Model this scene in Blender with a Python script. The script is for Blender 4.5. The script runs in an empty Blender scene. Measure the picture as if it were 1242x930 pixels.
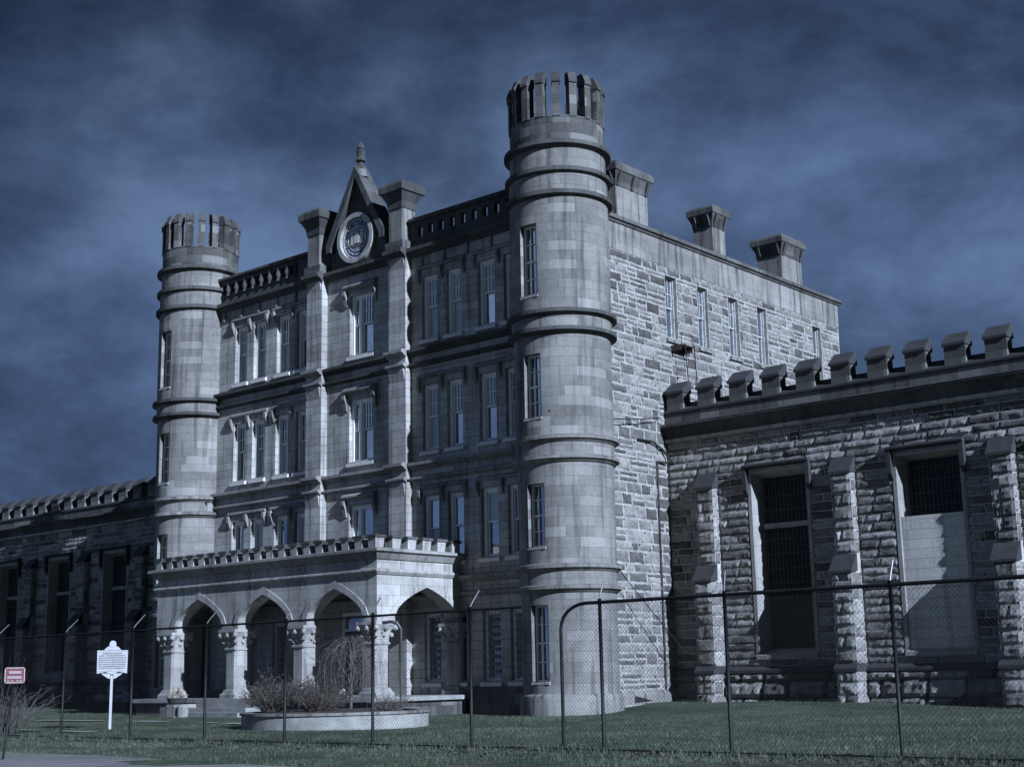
import bpy, bmesh, math, random
import numpy as np
from mathutils import Vector, Matrix, noise
S = bpy.context.scene
COL = S.collection
rad = math.radians
random.seed(7)
# ------------------------------------------------------------------ camera
cam_d = bpy.data.cameras.new("camera"); cam = bpy.data.objects.new("camera", cam_d); COL.objects.link(cam)
cam_d.sensor_width = 36; cam_d.sensor_fit = 'HORIZONTAL'; cam_d.lens = 1701.8/1242*36
cam_d.clip_end = 3000; cam_d.clip_start = .1
yaw, pit, rol = -0.713066, 0.2048027, -0.0195487
_f = Vector((math.sin(yaw)*math.cos(pit), math.cos(yaw)*math.cos(pit), math.sin(pit)))
_r = Vector((math.cos(yaw), -math.sin(yaw), 0)); _u = _r.cross(_f)
_r2 = math.cos(rol)*_r+math.sin(rol)*_u; _u2 = -math.sin(rol)*_r+math.cos(rol)*_u
M = Matrix((_r2, _u2, -_f)).transposed().to_4x4(); M.translation = Vector((29.52555, -36.56832, 1.28246))
cam.matrix_world = M
S.camera = cam
# ------------------------------------------------------------------ light and sky
SUN_AZ, SUN_EL = 11.5, 26.0          # degrees off +X towards the front, and above the horizon
SW_LOBE = 7.0
w = bpy.data.worlds.new("World"); S.world = w; w.use_nodes = True
nt = w.node_tree; nt.nodes.clear()
def N(t, **k):
    n = nt.nodes.new(t)
    for a, b in k.items(): setattr(n, a, b)
    return n
def L(a, b): nt.links.new(a, b)
sky = N('ShaderNodeTexSky'); sky.sky_type = 'NISHITA'; sky.sun_disc = False
sky.sun_elevation = rad(SUN_EL); sky.sun_rotation = rad(90+SUN_AZ); sky.air_density = 1.0; sky.dust_density = .6; sky.ozone_density = 2.0
tc = N('ShaderNodeTexCoord'); 
mp = N('ShaderNodeMapping'); L(tc.outputs['Generated'], mp.inputs[0]); mp.inputs['Location'].default_value = (3.1, 1.4, .6); mp.inputs['Rotation'].default_value = (rad(-6), rad(-7), 0); mp.inputs['Scale'].default_value = (1.0, 1.0, 1.75)
n1 = N('ShaderNodeTexNoise'); L(mp.outputs[0], n1.inputs['Vector']); n1.inputs['Scale'].default_value = 1.5; n1.inputs['Detail'].default_value = 9; n1.inputs['Roughness'].default_value = .52; n1.inputs['Distortion'].default_value = .5
n2 = N('ShaderNodeTexNoise'); L(mp.outputs[0], n2.inputs['Vector']); n2.inputs['Scale'].default_value = 3.6; n2.inputs['Detail'].default_value = 9; n2.inputs['Roughness'].default_value = .6; n2.inputs['Distortion'].default_value = .15
def ramp(src, stops):
    r = N('ShaderNodeValToRGB'); L(src, r.inputs[0]); e = r.color_ramp.elements
    e[0].position, e[0].color = stops[0][0], (*stops[0][1], 1); e[1].position, e[1].color = stops[-1][0], (*stops[-1][1], 1)
    for p, c in stops[1:-1]: x = e.new(p); x.color = (*c, 1)
    return r
cover = ramp(n1.outputs['Fac'], [(.22, (.35, .35, .35)), (.46, (1, 1, 1))])
tone = ramp(n2.outputs['Fac'], [(.36, (.135, .20, .36)), (.46, (.22, .31, .53)), (.54, (.40, .53, .80)), (.66, (.85, 1.02, 1.32))])
# one broad pale bank of cloud to the north-east, a thinner one to the west
def bankof(d, lo, hi, amt):
    v = N('ShaderNodeVectorMath', operation='DOT_PRODUCT'); L(tc.outputs['Generated'], v.inputs[0]); v.inputs[1].default_value = d
    m1 = N('ShaderNodeMixRGB', blend_type='MULTIPLY'); m1.inputs[0].default_value = 1
    L(ramp(v.outputs['Value'], [(lo, (0, 0, 0)), (hi, (1, 1, 1))]).outputs[0], m1.inputs[1])
    L(ramp(n2.outputs['Fac'], [(.32, (.15*amt, .15*amt, .15*amt)), (.68, (amt, amt, amt))]).outputs[0], m1.inputs[2]); return m1
add = None
for d, lo, hi, amt in (((-.378, .849, .369), .95, 1.0, 2.3), ((-.662, .647, .378), .980, 1.0, .9), ((-.852, .499, .158), .95, 1.0, 2.0)):
    q = bankof(d, lo, hi, amt)
    if add is None: add = q
    else:
        z_ = N('ShaderNodeMixRGB', blend_type='ADD'); z_.inputs[0].default_value = 1; L(add.outputs[0], z_.inputs[1]); L(q.outputs[0], z_.inputs[2]); add = z_
bl_ = N('ShaderNodeMixRGB', blend_type='MULTIPLY'); bl_.inputs[0].default_value = 1; L(add.outputs[0], bl_.inputs[1]); bl_.inputs[2].default_value = (.48, .60, .84, 1)
cl2 = N('ShaderNodeMixRGB', blend_type='ADD'); cl2.inputs[0].default_value = 1; L(tone.outputs[0], cl2.inputs[1]); L(bl_.outputs[0], cl2.inputs[2])
clear = N('ShaderNodeMixRGB', blend_type='MULTIPLY'); clear.inputs[0].default_value = 1; L(sky.outputs[0], clear.inputs[1]); clear.inputs[2].default_value = (.22, .24, .24, 1)
mx0 = N('ShaderNodeMixRGB'); L(cover.outputs[0], mx0.inputs[0]); L(clear.outputs[0], mx0.inputs[1]); L(cl2.outputs[0], mx0.inputs[2])
# storm-dark overcast; bright lobe added out of view, south-west, for glass reflections and fill
so_ = N('ShaderNodeVectorMath', operation='DOT_PRODUCT'); L(tc.outputs['Generated'], so_.inputs[0]); so_.inputs[1].default_value = (-.62, -.74, .25)
thin = ramp(so_.outputs['Value'], [(.66, (1, 1, 1)), (.94, (SW_LOBE, SW_LOBE, SW_LOBE))])  # gain ramps up into the added bright lobe
mx = N('ShaderNodeMixRGB', blend_type='MULTIPLY'); mx.inputs[0].default_value = 1; L(mx0.outputs[0], mx.inputs[1]); L(thin.outputs[0], mx.inputs[2])
sz_ = N('ShaderNodeSeparateXYZ'); L(tc.outputs['Generated'], sz_.inputs[0])      # heavier cloud overhead
ov = N('ShaderNodeMixRGB', blend_type='MULTIPLY'); ov.inputs[0].default_value = 1; L(mx.outputs[0], ov.inputs[1]); L(ramp(sz_.outputs['Z'], [(.38, (1, 1, 1)), (.50, (.48, .48, .50))]).outputs[0], ov.inputs[2]); mx = ov
bg = N('ShaderNodeBackground'); bg.inputs[1].default_value = .064; L(mx.outputs[0], bg.inputs[0])
ow = N('ShaderNodeOutputWorld'); L(bg.outputs[0], ow.inputs[0])
sd = bpy.data.lights.new("sun", 'SUN'); sd.energy = 5.0; sd.angle = rad(.5); sd.color = (1, .98, .95)
so = bpy.data.objects.new("sun", sd); COL.objects.link(so)
sv = Vector((math.cos(rad(SUN_AZ))*math.cos(rad(SUN_EL)), -math.sin(rad(SUN_AZ))*math.cos(rad(SUN_EL)), math.sin(rad(SUN_EL))))
so.rotation_euler = sv.to_track_quat('Z', 'Y').to_euler(); so.location = (60, -40, 60)
vs = S.view_settings
S.display_settings.display_device = 'sRGB'
vs.view_transform = 'Standard'; vs.look = 'None'; vs.gamma = 1; vs.exposure = .55; vs.use_curve_mapping = False
vs.use_white_balance = True; vs.white_balance_temperature = 5000; vs.white_balance_tint = 10
S.cycles.max_bounces = 6; S.cycles.diffuse_bounces = 2; S.cycles.use_denoising = True

# ------------------------------------------------------------------ materials
def newmat(name):
    m = bpy.data.materials.new(name); m.use_nodes = True
    t = m.node_tree; b = t.nodes['Principled BSDF']
    return m, t, b
class T:                                     # tiny node helper
    def __init__(s, t): s.t = t
    def n(s, ty, inp=None, **k):
        x = s.t.nodes.new(ty)
        for a, b in k.items(): setattr(x, a, b)
        for a, b in (inp or {}).items():
            if hasattr(b, 'is_output'): s.t.links.new(b, x.inputs[a])
            else: x.inputs[a].default_value = b
        return x
    def ramp(s, src, stops):
        r = s.t.nodes.new('ShaderNodeValToRGB'); s.t.links.new(src, r.inputs[0]); e = r.color_ramp.elements
        c = lambda v: (v, v, v, 1) if not isinstance(v, tuple) else (*v, 1)
        e[0].position, e[0].color = stops[0][0], c(stops[0][1]); e[1].position, e[1].color = stops[-1][0], c(stops[-1][1])
        for p, v in stops[1:-1]: q = e.new(p); q.color = c(v)
        return r.outputs[0]
    def mul(s, a, b, f=1.0): return s.n('ShaderNodeMixRGB', {0: f, 1: a, 2: b}, blend_type='MULTIPLY').outputs[0]
    def mix(s, f, a, b): return s.n('ShaderNodeMixRGB', {0: f, 1: a, 2: b}).outputs[0]
    def noise(s, vec, scale, detail=4, rough=.55, dist=0.):
        return s.n('ShaderNodeTexNoise', {'Vector': vec, 'Scale': scale, 'Detail': detail, 'Roughness': rough, 'Distortion': dist}).outputs['Fac']
def c4(c): return (*c, 1)
def stone(name, base, var=.16, bw=.85, bh=.33, mortar=.007, mcol=.45, stain=.35, streak=.3, bump=.35, rough=.9, tint=(1, .96, .9), patch=.0):
    """coursed stone: joints, block-to-block colour, weather stains and soot runs"""
    m, t, b = newmat(name); h = T(t)
    tcn = h.n('ShaderNodeTexCoord'); uv = tcn.outputs['UV']; ob = tcn.outputs['Object']
    a = tuple(base*x for x in tint)
    br = h.n('ShaderNodeTexBrick', {'Vector': uv, 'Color1': c4(tuple(x*(1-var) for x in a)), 'Color2': c4(tuple(x*(1+var) for x in a)), 'Mortar': c4(tuple(x*mcol for x in a)),
        'Scale': 1.0, 'Mortar Size': mortar, 'Mortar Smooth': .3, 'Bias': 0., 'Brick Width': bw, 'Row Height': bh})
    br.offset_frequency = 2; br.squash = 1.35; br.squash_frequency = 3
    col = br.outputs['Color']
    big = h.noise(ob, .45, 6, .6, .4); col = h.mul(col, h.ramp(big, [(.3, 1-stain), (.62, 1.0)]))
    mpn = h.n('ShaderNodeMapping', {'Vector': ob, 'Scale': (3.6, 3.6, .22)})
    st = h.noise(mpn.outputs[0], 1.0, 5, .6); col = h.mul(col, h.ramp(st, [(.33, 1-streak), (.50, 1.0)]))
    fine = h.noise(ob, 9., 5, .65); col = h.mul(col, h.ramp(fine, [(.25, .82), (.7, 1.1)]))
    if patch:                                # a few paler replacement stones
        pk = h.n('ShaderNodeTexBrick', {'Vector': uv, 'Color1': (0, 0, 0, 1), 'Color2': (1, 1, 1, 1), 'Mortar': (0, 0, 0, 1), 'Scale': 1.0, 'Mortar Size': 0., 'Bias': 0., 'Brick Width': bw, 'Row Height': bh})
        pk.offset_frequency = 2; pk.squash = 1.35; pk.squash_frequency = 3
        col = h.n('ShaderNodeMixRGB', {0: h.ramp(pk.outputs['Color'], [(.9, 0.), (.93, patch)]), 1: col, 2: c4(tuple(min(.6, x*1.7) for x in a))}).outputs[0]
    t.links.new(col, b.inputs['Base Color']); b.inputs['Roughness'].default_value = rough; b.inputs['Specular IOR Level'].default_value = .2
    hs = h.n('ShaderNodeMath', {0: h.noise(ob, 14., 6, .7), 1: h.n('ShaderNodeMath', {0: br.outputs['Fac'], 1: -1.2}, operation='MULTIPLY').outputs[0]}, operation='ADD').outputs[0]
    bp = h.n('ShaderNodeBump', {'Height': hs, 'Strength': bump, 'Distance': .02}); t.links.new(bp.outputs[0], b.inputs['Normal'])
    return m
def rock(name, base, tint=(1, .96, .9), lo=.55, hi=1.35):
    """rock-faced blocks: tone per block comes with the mesh"""
    m, t, b = newmat(name); h = T(t)
    ob = h.n('ShaderNodeTexCoord').outputs['Object']; at = h.n('ShaderNodeAttribute', attribute_name='tone').outputs['Fac']
    a = tuple(base*x for x in tint)
    col = h.mix(at, c4(tuple(x*lo for x in a)), c4(tuple(x*hi for x in a)))
    col = h.mul(col, h.ramp(h.noise(ob, 5., 6, .7, .6), [(.3, .5), (.65, 1.2)]))
    col = h.mul(col, h.ramp(h.noise(ob, .5, 5, .6, .4), [(.3, .7), (.6, 1.0)]))
    t.links.new(col, b.inputs['Base Color']); b.inputs['Roughness'].default_value = .93; b.inputs['Specular IOR Level'].default_value = .15
    bp = h.n('ShaderNodeBump', {'Height': h.noise(ob, 11., 7, .75), 'Strength': .6, 'Distance': .05}); t.links.new(bp.outputs[0], b.inputs['Normal'])
    return m
def plain(name, col, rough=.6, metal=0., nz=.15, scale=6., bump=0., spec=.4):
    m, t, b = newmat(name); h = T(t); ob = h.n('ShaderNodeTexCoord').outputs['Object']
    c = h.mul(c4(col), h.ramp(h.noise(ob, scale, 6, .65), [(.3, 1-nz*1.5), (.7, 1+nz)]))
    t.links.new(c, b.inputs['Base Color']); b.inputs['Roughness'].default_value = rough; b.inputs['Metallic'].default_value = metal; b.inputs['Specular IOR Level'].default_value = spec
    if bump:
        bp = h.n('ShaderNodeBump', {'Height': h.noise(ob, scale*3, 6, .7), 'Strength': bump, 'Distance': .02}); t.links.new(bp.outputs[0], b.inputs['Normal'])
    return m
MT = {}
MT['ashlar'] = stone('facade_sandstone', .40, bw=1.7, bh=.31, var=.15, mcol=.45, mortar=.012, stain=.45, streak=.5)
MT['tower'] = stone('tower_sandstone', .22, bw=.95, bh=.33, var=.15, mcol=.55, stain=.45, streak=.55, patch=.22, mortar=.007)
MT['trim'] = stone('dressed_trim_stone', .27, bw=1.3, bh=5, var=.06, stain=.5, streak=.4)
MT['soot'] = stone('soot_stained_stone', .085, bw=1.1, bh=5, var=.2, stain=.45, streak=.35, mcol=.5, tint=(.98, .97, .94))
MT['crown'] = stone('weathered_crown_stone', .115, bw=.6, bh=.34, var=.32, stain=.45, streak=.5, mcol=.5, tint=(1, .98, .93), patch=.5)
MT['porch'] = stone('porch_sandstone', .38, bw=1.1, bh=.36, var=.12, mcol=.55, stain=.42, streak=.5)
MT['band'] = stone('smooth_band_stone', .25, bw=1.6, bh=.45, var=.10, stain=.45, streak=.7, mcol=.75)
MT['sill'] = plain('white_painted_sill', (.58, .56, .53), .6, nz=.12)
MT['white'] = plain('white_window_paint', (.78, .77, .75), .5, nz=.10, scale=3)
MT['white_toned'] = plain('darkened_window_paint', (.36, .36, .35), .6, nz=.3, scale=8)  # darker copy of the white paint, offsetting direct sun on the side frames
MT['rock_side'] = rock('side_wall_rock_face', .18, lo=.45, hi=1.5)
MT['mortar_side'] = plain('pale_lime_mortar', (.275, .265, .25), .95, nz=.3, scale=3)
MT['rock_wing'] = rock('cell_block_rock_face', .23, lo=.30, hi=1.45)
MT['mortar_wing'] = plain('grey_lime_mortar', (.36, .35, .33), .95, nz=.22, scale=4)
MT['jamb'] = stone('cell_block_jamb_stone', .29, bw=3, bh=1.1, var=.1, mcol=.6, stain=.3)
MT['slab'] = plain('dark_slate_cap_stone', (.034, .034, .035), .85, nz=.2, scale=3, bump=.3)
MT['board'] = stone('pale_infill_blockwork', .52, bw=1.6, bh=.31, var=.07, mcol=.6, mortar=.012, stain=.25, streak=.35)
m, t, b = newmat('window_glass'); h = T(t)
b.inputs['Base Color'].default_value = (.03, .045, .07, 1); b.inputs['Coat Weight'].default_value = 1; b.inputs['Coat IOR'].default_value = 1.9; b.inputs['Coat Roughness'].default_value = .02; b.inputs['Roughness'].default_value = .04; b.inputs['IOR'].default_value = 2.4
bp = h.n('ShaderNodeBump', {'Height': h.noise(h.n('ShaderNodeTexCoord').outputs['Object'], 1.3, 2), 'Strength': .12, 'Distance': .08}); t.links.new(bp.outputs[0], b.inputs['Normal'])
MT['glass'] = m
MT['blind'] = plain('faded_window_blind', (.36, .39, .43), .35, nz=.12, scale=2, spec=.6)
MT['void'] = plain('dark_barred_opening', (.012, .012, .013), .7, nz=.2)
MT['iron'] = plain('black_iron', (.035, .033, .032), .55, .6, nz=.3, scale=8)
MT['bars'] = plain('dull_grey_bars', (.04, .04, .04), .6, .2, nz=.3)
MT['rust'] = plain('rusty_iron', (.055, .034, .028), .8, .2, nz=.4, scale=9)
MT['galv'] = plain('galvanised_steel', (.09, .09, .09), .45, .7, nz=.2, scale=6)
MT['post'] = plain('dull_dark_fence_steel', (.018, .018, .019), .6, .5, nz=.25, scale=8)
MT['wood'] = plain('dark_painted_wood', (.05, .04, .035), .5, nz=.2)
MT['concrete'] = plain('pale_concrete', (.27, .265, .25), .92, nz=.25, scale=2.2, bump=.3)
MT['bronze'] = plain('white_marker_enamel', (.45, .45, .46), .5, nz=.06)
MT['ink'] = plain('black_marker_lettering', (.03, .03, .03), .6, nz=.1)
MT['red'] = plain('faded_red_sign_paint', (.13, .04, .05), .5, nz=.15)
MT['sealblue'] = plain('seal_blue_enamel', (.035, .06, .16), .5, nz=.2, scale=9)
MT['sealgrey'] = plain('seal_grey_paint', (.20, .21, .23), .55, nz=.35, scale=7)
MT['sealpale'] = plain('seal_pale_paint', (.50, .49, .46), .55, nz=.25, scale=12)
MT['sealtan'] = plain('seal_brown_paint', (.16, .11, .08), .6, nz=.3, scale=12)
MT['sealgreen'] = plain('seal_green_paint', (.06, .09, .06), .6, nz=.3, scale=12)
MT['soil'] = plain('planter_soil', (.05, .04, .03), .95, nz=.3, bump=.6)
MT['twig'] = plain('dry_twigs', (.058, .050, .043), .85, nz=.3, scale=5)
MT['twigg'] = plain('grey_twigs', (.10, .09, .08), .85, nz=.3, scale=5)
MT['dryleaf'] = plain('dry_leaves', (.075, .062, .052), .8, nz=.35, scale=3)
MT['flower'] = plain('pale_dried_flowers', (.42, .38, .31), .8, nz=.3, scale=6)
MT['cable'] = plain('black_cable', (.015, .015, .015), .6, nz=.1)

# ------------------------------------------------------------------ mesh builder
def iden(u, v, d): return (u, v, d)
class MB:
    """collects quads and prisms in a local (u, v, d) frame: u along, v up, d outwards; F maps them to the world"""
    def __init__(s, F=None, uvf=None): s.v = []; s.f = []; s.uv = []; s.tone = []; s.F = F or (lambda u, v, d: (u, d, v)); s.sm = []
    def face(s, pts, uvs=None, tone=.5, smooth=False):
        P = [s.F(*p) for p in pts]; i = len(s.v); s.v += P; s.f.append(tuple(range(i, i+len(P)))); s.tone.append(tone); s.sm.append(smooth)
        if uvs is None:
            n = Vector((0, 0, 0))
            for k in range(1, len(P)-1): n += (Vector(P[k])-Vector(P[0])).cross(Vector(P[k+1])-Vector(P[0]))
            ax = [abs(x) for x in n]
            if ax[2] > max(ax[0], ax[1]): uvs = [(p[0], p[1]) for p in P]
            elif ax[0] > ax[1]: uvs = [(p[1], p[2]) for p in P]
            else: uvs = [(p[0], p[2]) for p in P]
        s.uv.append(uvs)
    def box(s, u0, u1, v0, v1, d0, d1, tone=.5):
        c = [(u, v, d) for u in (u0, u1) for v in (v0, v1) for d in (d0, d1)]
        for q in ((0, 1, 3, 2), (4, 6, 7, 5), (0, 4, 5, 1), (2, 3, 7, 6), (0, 2, 6, 4), (1, 5, 7, 3)): s.face([c[k] for k in q], tone=tone)
    def hexa(s, a, bq, tone=.5):             # two quads joined into a solid
        s.face(a[::-1], tone=tone); s.face(bq, tone=tone)
        for k in range(4): s.face([a[k], a[(k+1) % 4], bq[(k+1) % 4], bq[k]], tone=tone)
    def prof(s, pr, u0, u1, cap=True):       # profile (d, v) swept along u
        n = len(pr)
        for k in range(n):
            (d0, v0), (d1, v1) = pr[k], pr[(k+1) % n]
            s.face([(u0, v0, d0), (u1, v0, d0), (u1, v1, d1), (u0, v1, d1)])
        if cap:
            s.face([(u0, v, d) for d, v in pr]); s.face([(u1, v, d) for d, v in pr][::-1])
    def poly(s, pts, d0, d1):                # outline (u, v) extruded in d
        n = len(pts); s.face([(u, v, d0) for u, v in pts]); s.face([(u, v, d1) for u, v in pts][::-1])
        for k in range(n):
            a, b_ = pts[k], pts[(k+1) % n]; s.face([(*a, d0), (*b_, d0), (*b_, d1), (*a, d1)])
    def tube(s, pts, r, n=6, r1=None, close=True):   # world points
        P = [Vector(p) for p in pts]; rings = []; F = s.F; s.F = iden; a = None
        for i, p in enumerate(P):
            tg = (P[min(i+1, len(P)-1)]-P[max(i-1, 0)]).normalized()
            if a is None: a = tg.orthogonal().normalized()
            else:
                a = a-tg*a.dot(tg); a = a.normalized() if a.length > 1e-6 else tg.orthogonal().normalized()
            b_ = tg.cross(a)
            rr = r if r1 is None else r+(r1-r)*i/(len(P)-1)
            rings.append([p+a*math.cos(2*math.pi*k/n)*rr+b_*math.sin(2*math.pi*k/n)*rr for k in range(n)])
        for i in range(len(P)-1):
            for k in range(n):
                s.face([rings[i][k], rings[i][(k+1) % n], rings[i+1][(k+1) % n], rings[i+1][k]], smooth=n > 4)
        if close: s.face(rings[0]); s.face(rings[-1][::-1])
        s.F = F
    def lathe(s, pr, c, n=24, squash=1.):    # (r, z) about a vertical axis at c=(x, y)
        F = s.F; s.F = iden
        for k in range(n):
            a0, a1 = 2*math.pi*k/n, 2*math.pi*(k+1)/n
            for (r0, z0), (r1, z1) in zip(pr, pr[1:]):
                p = [(c[0]+r0*math.cos(a0), c[1]+r0*math.sin(a0), z0), (c[0]+r0*math.cos(a1), c[1]+r0*math.sin(a1), z0), (c[0]+r1*math.cos(a1), c[1]+r1*math.sin(a1), z1), (c[0]+r1*math.cos(a0), c[1]+r1*math.sin(a0), z1)]
                rm = max(r0, r1)
                s.face(p, uvs=[(a0*rm, z0), (a1*rm, z0), (a1*rm, z1), (a0*rm, z1)], smooth=True)
        s.F = F
    def blob(s, c, r, seed=0, sq=(1, 1, 1)):
        bm = bmesh.new(); bmesh.ops.create_icosphere(bm, subdivisions=1, radius=1)
        F = s.F; s.F = iden
        for f in bm.faces:
            s.face([(c[0]+v.co.x*r*sq[0]*(1+.2*noise.noise(v.co*2+Vector((seed, 0, 0)))), c[1]+v.co.y*r*sq[1], c[2]+v.co.z*r*sq[2]*(1+.2*noise.noise(v.co*2+Vector((0, seed, 0))))) for v in f.verts], smooth=True)
        s.F = F; bm.free()
    def holes(s, u0, u1, v0, v1, ops, rev=.3, du=None, uvo=0.):
        """flat wall with rectangular openings and their reveals"""
        us = sorted({u0, u1, *[x for o in ops for x in o[:2]]}); vs_ = sorted({v0, v1, *[x for o in ops for x in o[2:4]]})
        if du:
            o = us; us = []
            for a, b_ in zip(o, o[1:]):
                k = max(1, math.ceil((b_-a)/du)); us += [a+(b_-a)*i/k for i in range(k)]
            us.append(u1)
        for a, b_ in zip(us, us[1:]):
            for c, d in zip(vs_, vs_[1:]):
                mu, mv = (a+b_)/2, (c+d)/2
                if any(o[0] < mu < o[1] and o[2] < mv < o[3] for o in ops): continue
                s.face([(a, c, 0), (b_, c, 0), (b_, d, 0), (a, d, 0)], uvs=[(a+uvo, c), (b_+uvo, c), (b_+uvo, d), (a+uvo, d)], smooth=du is not None)
        for o in ops:
            a, b_, c, d = o[:4]; r = -(o[4] if len(o) > 4 else rev)
            s.face([(a, c, 0), (a, d, 0), (a, d, r), (a, c, r)]); s.face([(b_, c, r), (b_, d, r), (b_, d, 0), (b_, c, 0)])
            s.face([(a, d, 0), (b_, d, 0), (b_, d, r), (a, d, r)]); s.face([(a, c, r), (b_, c, r), (b_, c, 0), (a, c, 0)])
    def build(s, name, mat, parent=None, tone=False, merge=False, kind=None):
        me = bpy.data.meshes.new(name); me.from_pydata([tuple(p) for p in s.v], [], s.f)
        uvl = me.uv_layers.new(name='UVMap'); flat = np.array([c for u in s.uv for q in u for c in q[:2]], dtype=np.float32)
        uvl.data.foreach_set('uv', flat)
        if tone:
            at = me.attributes.new('tone', 'FLOAT', 'FACE'); at.data.foreach_set('value', np.array(s.tone, dtype=np.float32))
        me.polygons.foreach_set('use_smooth', np.array(s.sm, dtype=bool))
        if merge or any(s.sm):
            bm = bmesh.new(); bm.from_mesh(me); bmesh.ops.remove_doubles(bm, verts=bm.verts, dist=.0008)
            for e in bm.edges:
                if len(e.link_faces) == 2 and e.link_faces[0].normal.angle(e.link_faces[1].normal, 0) > .5: e.smooth = False
            bm.to_mesh(me); bm.free()
        for k in (mat if isinstance(mat, (list, tuple)) else [mat]): me.materials.append(MT[k])
        o = bpy.data.objects.new(name, me); COL.objects.link(o)
        if parent is not None: o.parent = parent
        if kind: o['kind'] = kind
        return o
def thing(name, label, cat, group=None, loc=(0, 0, 0)):
    o = bpy.data.objects.new(name, None); COL.objects.link(o); o.empty_display_size = .3; tag(o, label, cat, group); return o
def tag(o, label, cat, group=None):
    o['label'] = label; o['category'] = cat
    if group: o['group'] = group
    return o
def dup(o, parent, dx=0, dy=0, dz=0):
    c = o.copy(); COL.objects.link(c); c.parent = parent; c.location = (o.location.x+dx, o.location.y+dy, o.location.z+dz)
    for k in o.children: dup(k, c)
    return c
YW, XW = -.3, .45                            # planes of the front wall and of the right-hand wall
FR = lambda u, v, d: (u, YW-d, v)            # front
RT = lambda u, v, d: (XW+d, u, v)            # right-hand side
YWG = 5.65
WG = lambda u, v, d: (u, YWG-d, v)           # both cell blocks

# ------------------------------------------------------------------ rock-faced walling
def pick(rng, tone):
    if tone == 'side': return rng.uniform(0, .4) if rng.random() < .42 else rng.uniform(.5, 1)
    return rng.uniform(*tone)
def rock_blocks(mb, u0, u1, v0, v1, ops, rng, ch=(.3, .48), bl=(.45, 1.35), amp=.07, gap=.022, cell=.13, tone=(0, 1), split=0.):
    v = v0
    while v < v1-.12:
        hgt = rng.uniform(*ch)
        if v+hgt > v1-.15: hgt = v1-v
        for o in ops:                        # finish a course on the head and foot of openings
            for e in (o[2], o[3]):
                if v+.15 < e < v+hgt+.12 and e-v < .62: hgt = e-v
        free = [(u0, u1)]
        for o in ops:
            if o[2] < v+hgt-.03 and o[3] > v+.03:
                nf = []
                for a, b_ in free:
                    if o[0] > a: nf.append((a, min(b_, o[0])))
                    if o[1] < b_: nf.append((max(a, o[1]), b_))
                free = [x for x in nf if x[1]-x[0] > .08]
        for a, b_ in free:
            u = a; first = True
            while u < b_-.01:
                ln = rng.uniform(*bl) if not first else rng.uniform(bl[0]*.6, bl[1])
                first = False
                if b_-u-ln < .35: ln = b_-u
                if rng.random() < split and hgt > .33:
                    m_ = v+hgt*rng.uniform(.42, .58); one_block(mb, u+gap/2, u+ln-gap/2, v+gap/2, m_-gap/2, rng, amp, cell, pick(rng, tone)); one_block(mb, u+gap/2, u+ln-gap/2, m_+gap/2, v+hgt-gap/2, rng, amp, cell, pick(rng, tone))
                else: one_block(mb, u+gap/2, u+ln-gap/2, v+gap/2, v+hgt-gap/2, rng, amp, cell, pick(rng, tone))
                u += ln
        v += hgt
def one_block(mb, a, b_, c, d, rng, amp, cell, tone, jit=None):
    jit = .008 if jit is None and amp > .03 else (jit or .022)
    if b_-a < .05 or d-c < .05: return
    nu, nv = max(3, round((b_-a)/cell)), max(3, round((d-c)/cell))
    ph = Vector((rng.uniform(0, 90), rng.uniform(0, 90), rng.uniform(0, 90)))
    base = amp*rng.uniform(.55, 1.2); tu, tv = rng.uniform(-.4, .4)*amp, rng.uniform(-.5, .5)*amp
    P = {}
    for i in range(nu+1):
        for j in range(nv+1):
            s, q = i/nu, j/nv; u, v = a+(b_-a)*s, c+(d-c)*q
            e = min(s*(b_-a), (1-s)*(b_-a), q*(d-c), (1-q)*(d-c))
            k = min(1, e/.045)
            n = noise.fractal(Vector((u*3.2, v*3.6, 0))+ph, .9, 2.1, 3)
            z = .006+k*(base+tu*(s-.5)+tv*(q-.5)+amp*.85*n) if e > 1e-6 else .0
            P[i, j] = (u+rng.uniform(-jit, jit), v+rng.uniform(-jit, jit), max(z, 0.))
    for i in range(nu):
        for j in range(nv):
            mb.face([P[i, j], P[i+1, j], P[i+1, j+1], P[i, j+1]], tone=tone)

# ------------------------------------------------------------------ ground
def sst(x, a, b_):
    t_ = min(1, max(0, (x-a)/(b_-a))); return t_*t_*(3-2*t_)
def gz(x, y):
    z = .26*sst(y, -2, 4.6)*(1-.8*sst(x, 6.5, 13)) + .08*sst(-x, 2, 10)*sst(y, -14, -4)
    z -= .12*sst(-y, 19, 30)
    return z
mb = MB(iden)
xs = sorted({*[-60+i*1.25 for i in range(0, 97)], -900, -500, -250, -140, -90, 75, 110, 200, 400, 800})
ys = sorted({*[-48+i*1.0 for i in range(0, 56)], 12, 20, 40, 90, 200, 500, 900, -60, -90, -200, -500})
for a, b_ in zip(xs, xs[1:]):
    for c, d in zip(ys, ys[1:]):
        def gp(x, y):
            n = .035*noise.noise(Vector((x*.35, y*.35, 0)))+.02*noise.noise(Vector((x*1.3, y*1.3, 4))) if abs(x) < 60 and -22.5 < y < 8 else 0
            return (x, y, gz(x, y)+n)
        mb.face([gp(a, c), gp(b_, c), gp(b_, d), gp(a, d)], smooth=True)
m, t, b = newmat('lawn'); h = T(t); ob = h.n('ShaderNodeTexCoord').outputs['Object']
st_ = h.n('ShaderNodeMapping', {'Vector': ob, 'Scale': (1., 1.6, 1)}).outputs[0]
gcol = h.mix(h.ramp(h.noise(st_, .55, 8, .65, .6), [(.38, 0.), (.62, 1.)]), (.050, .068, .046, 1), (.080, .094, .062, 1))
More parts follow.
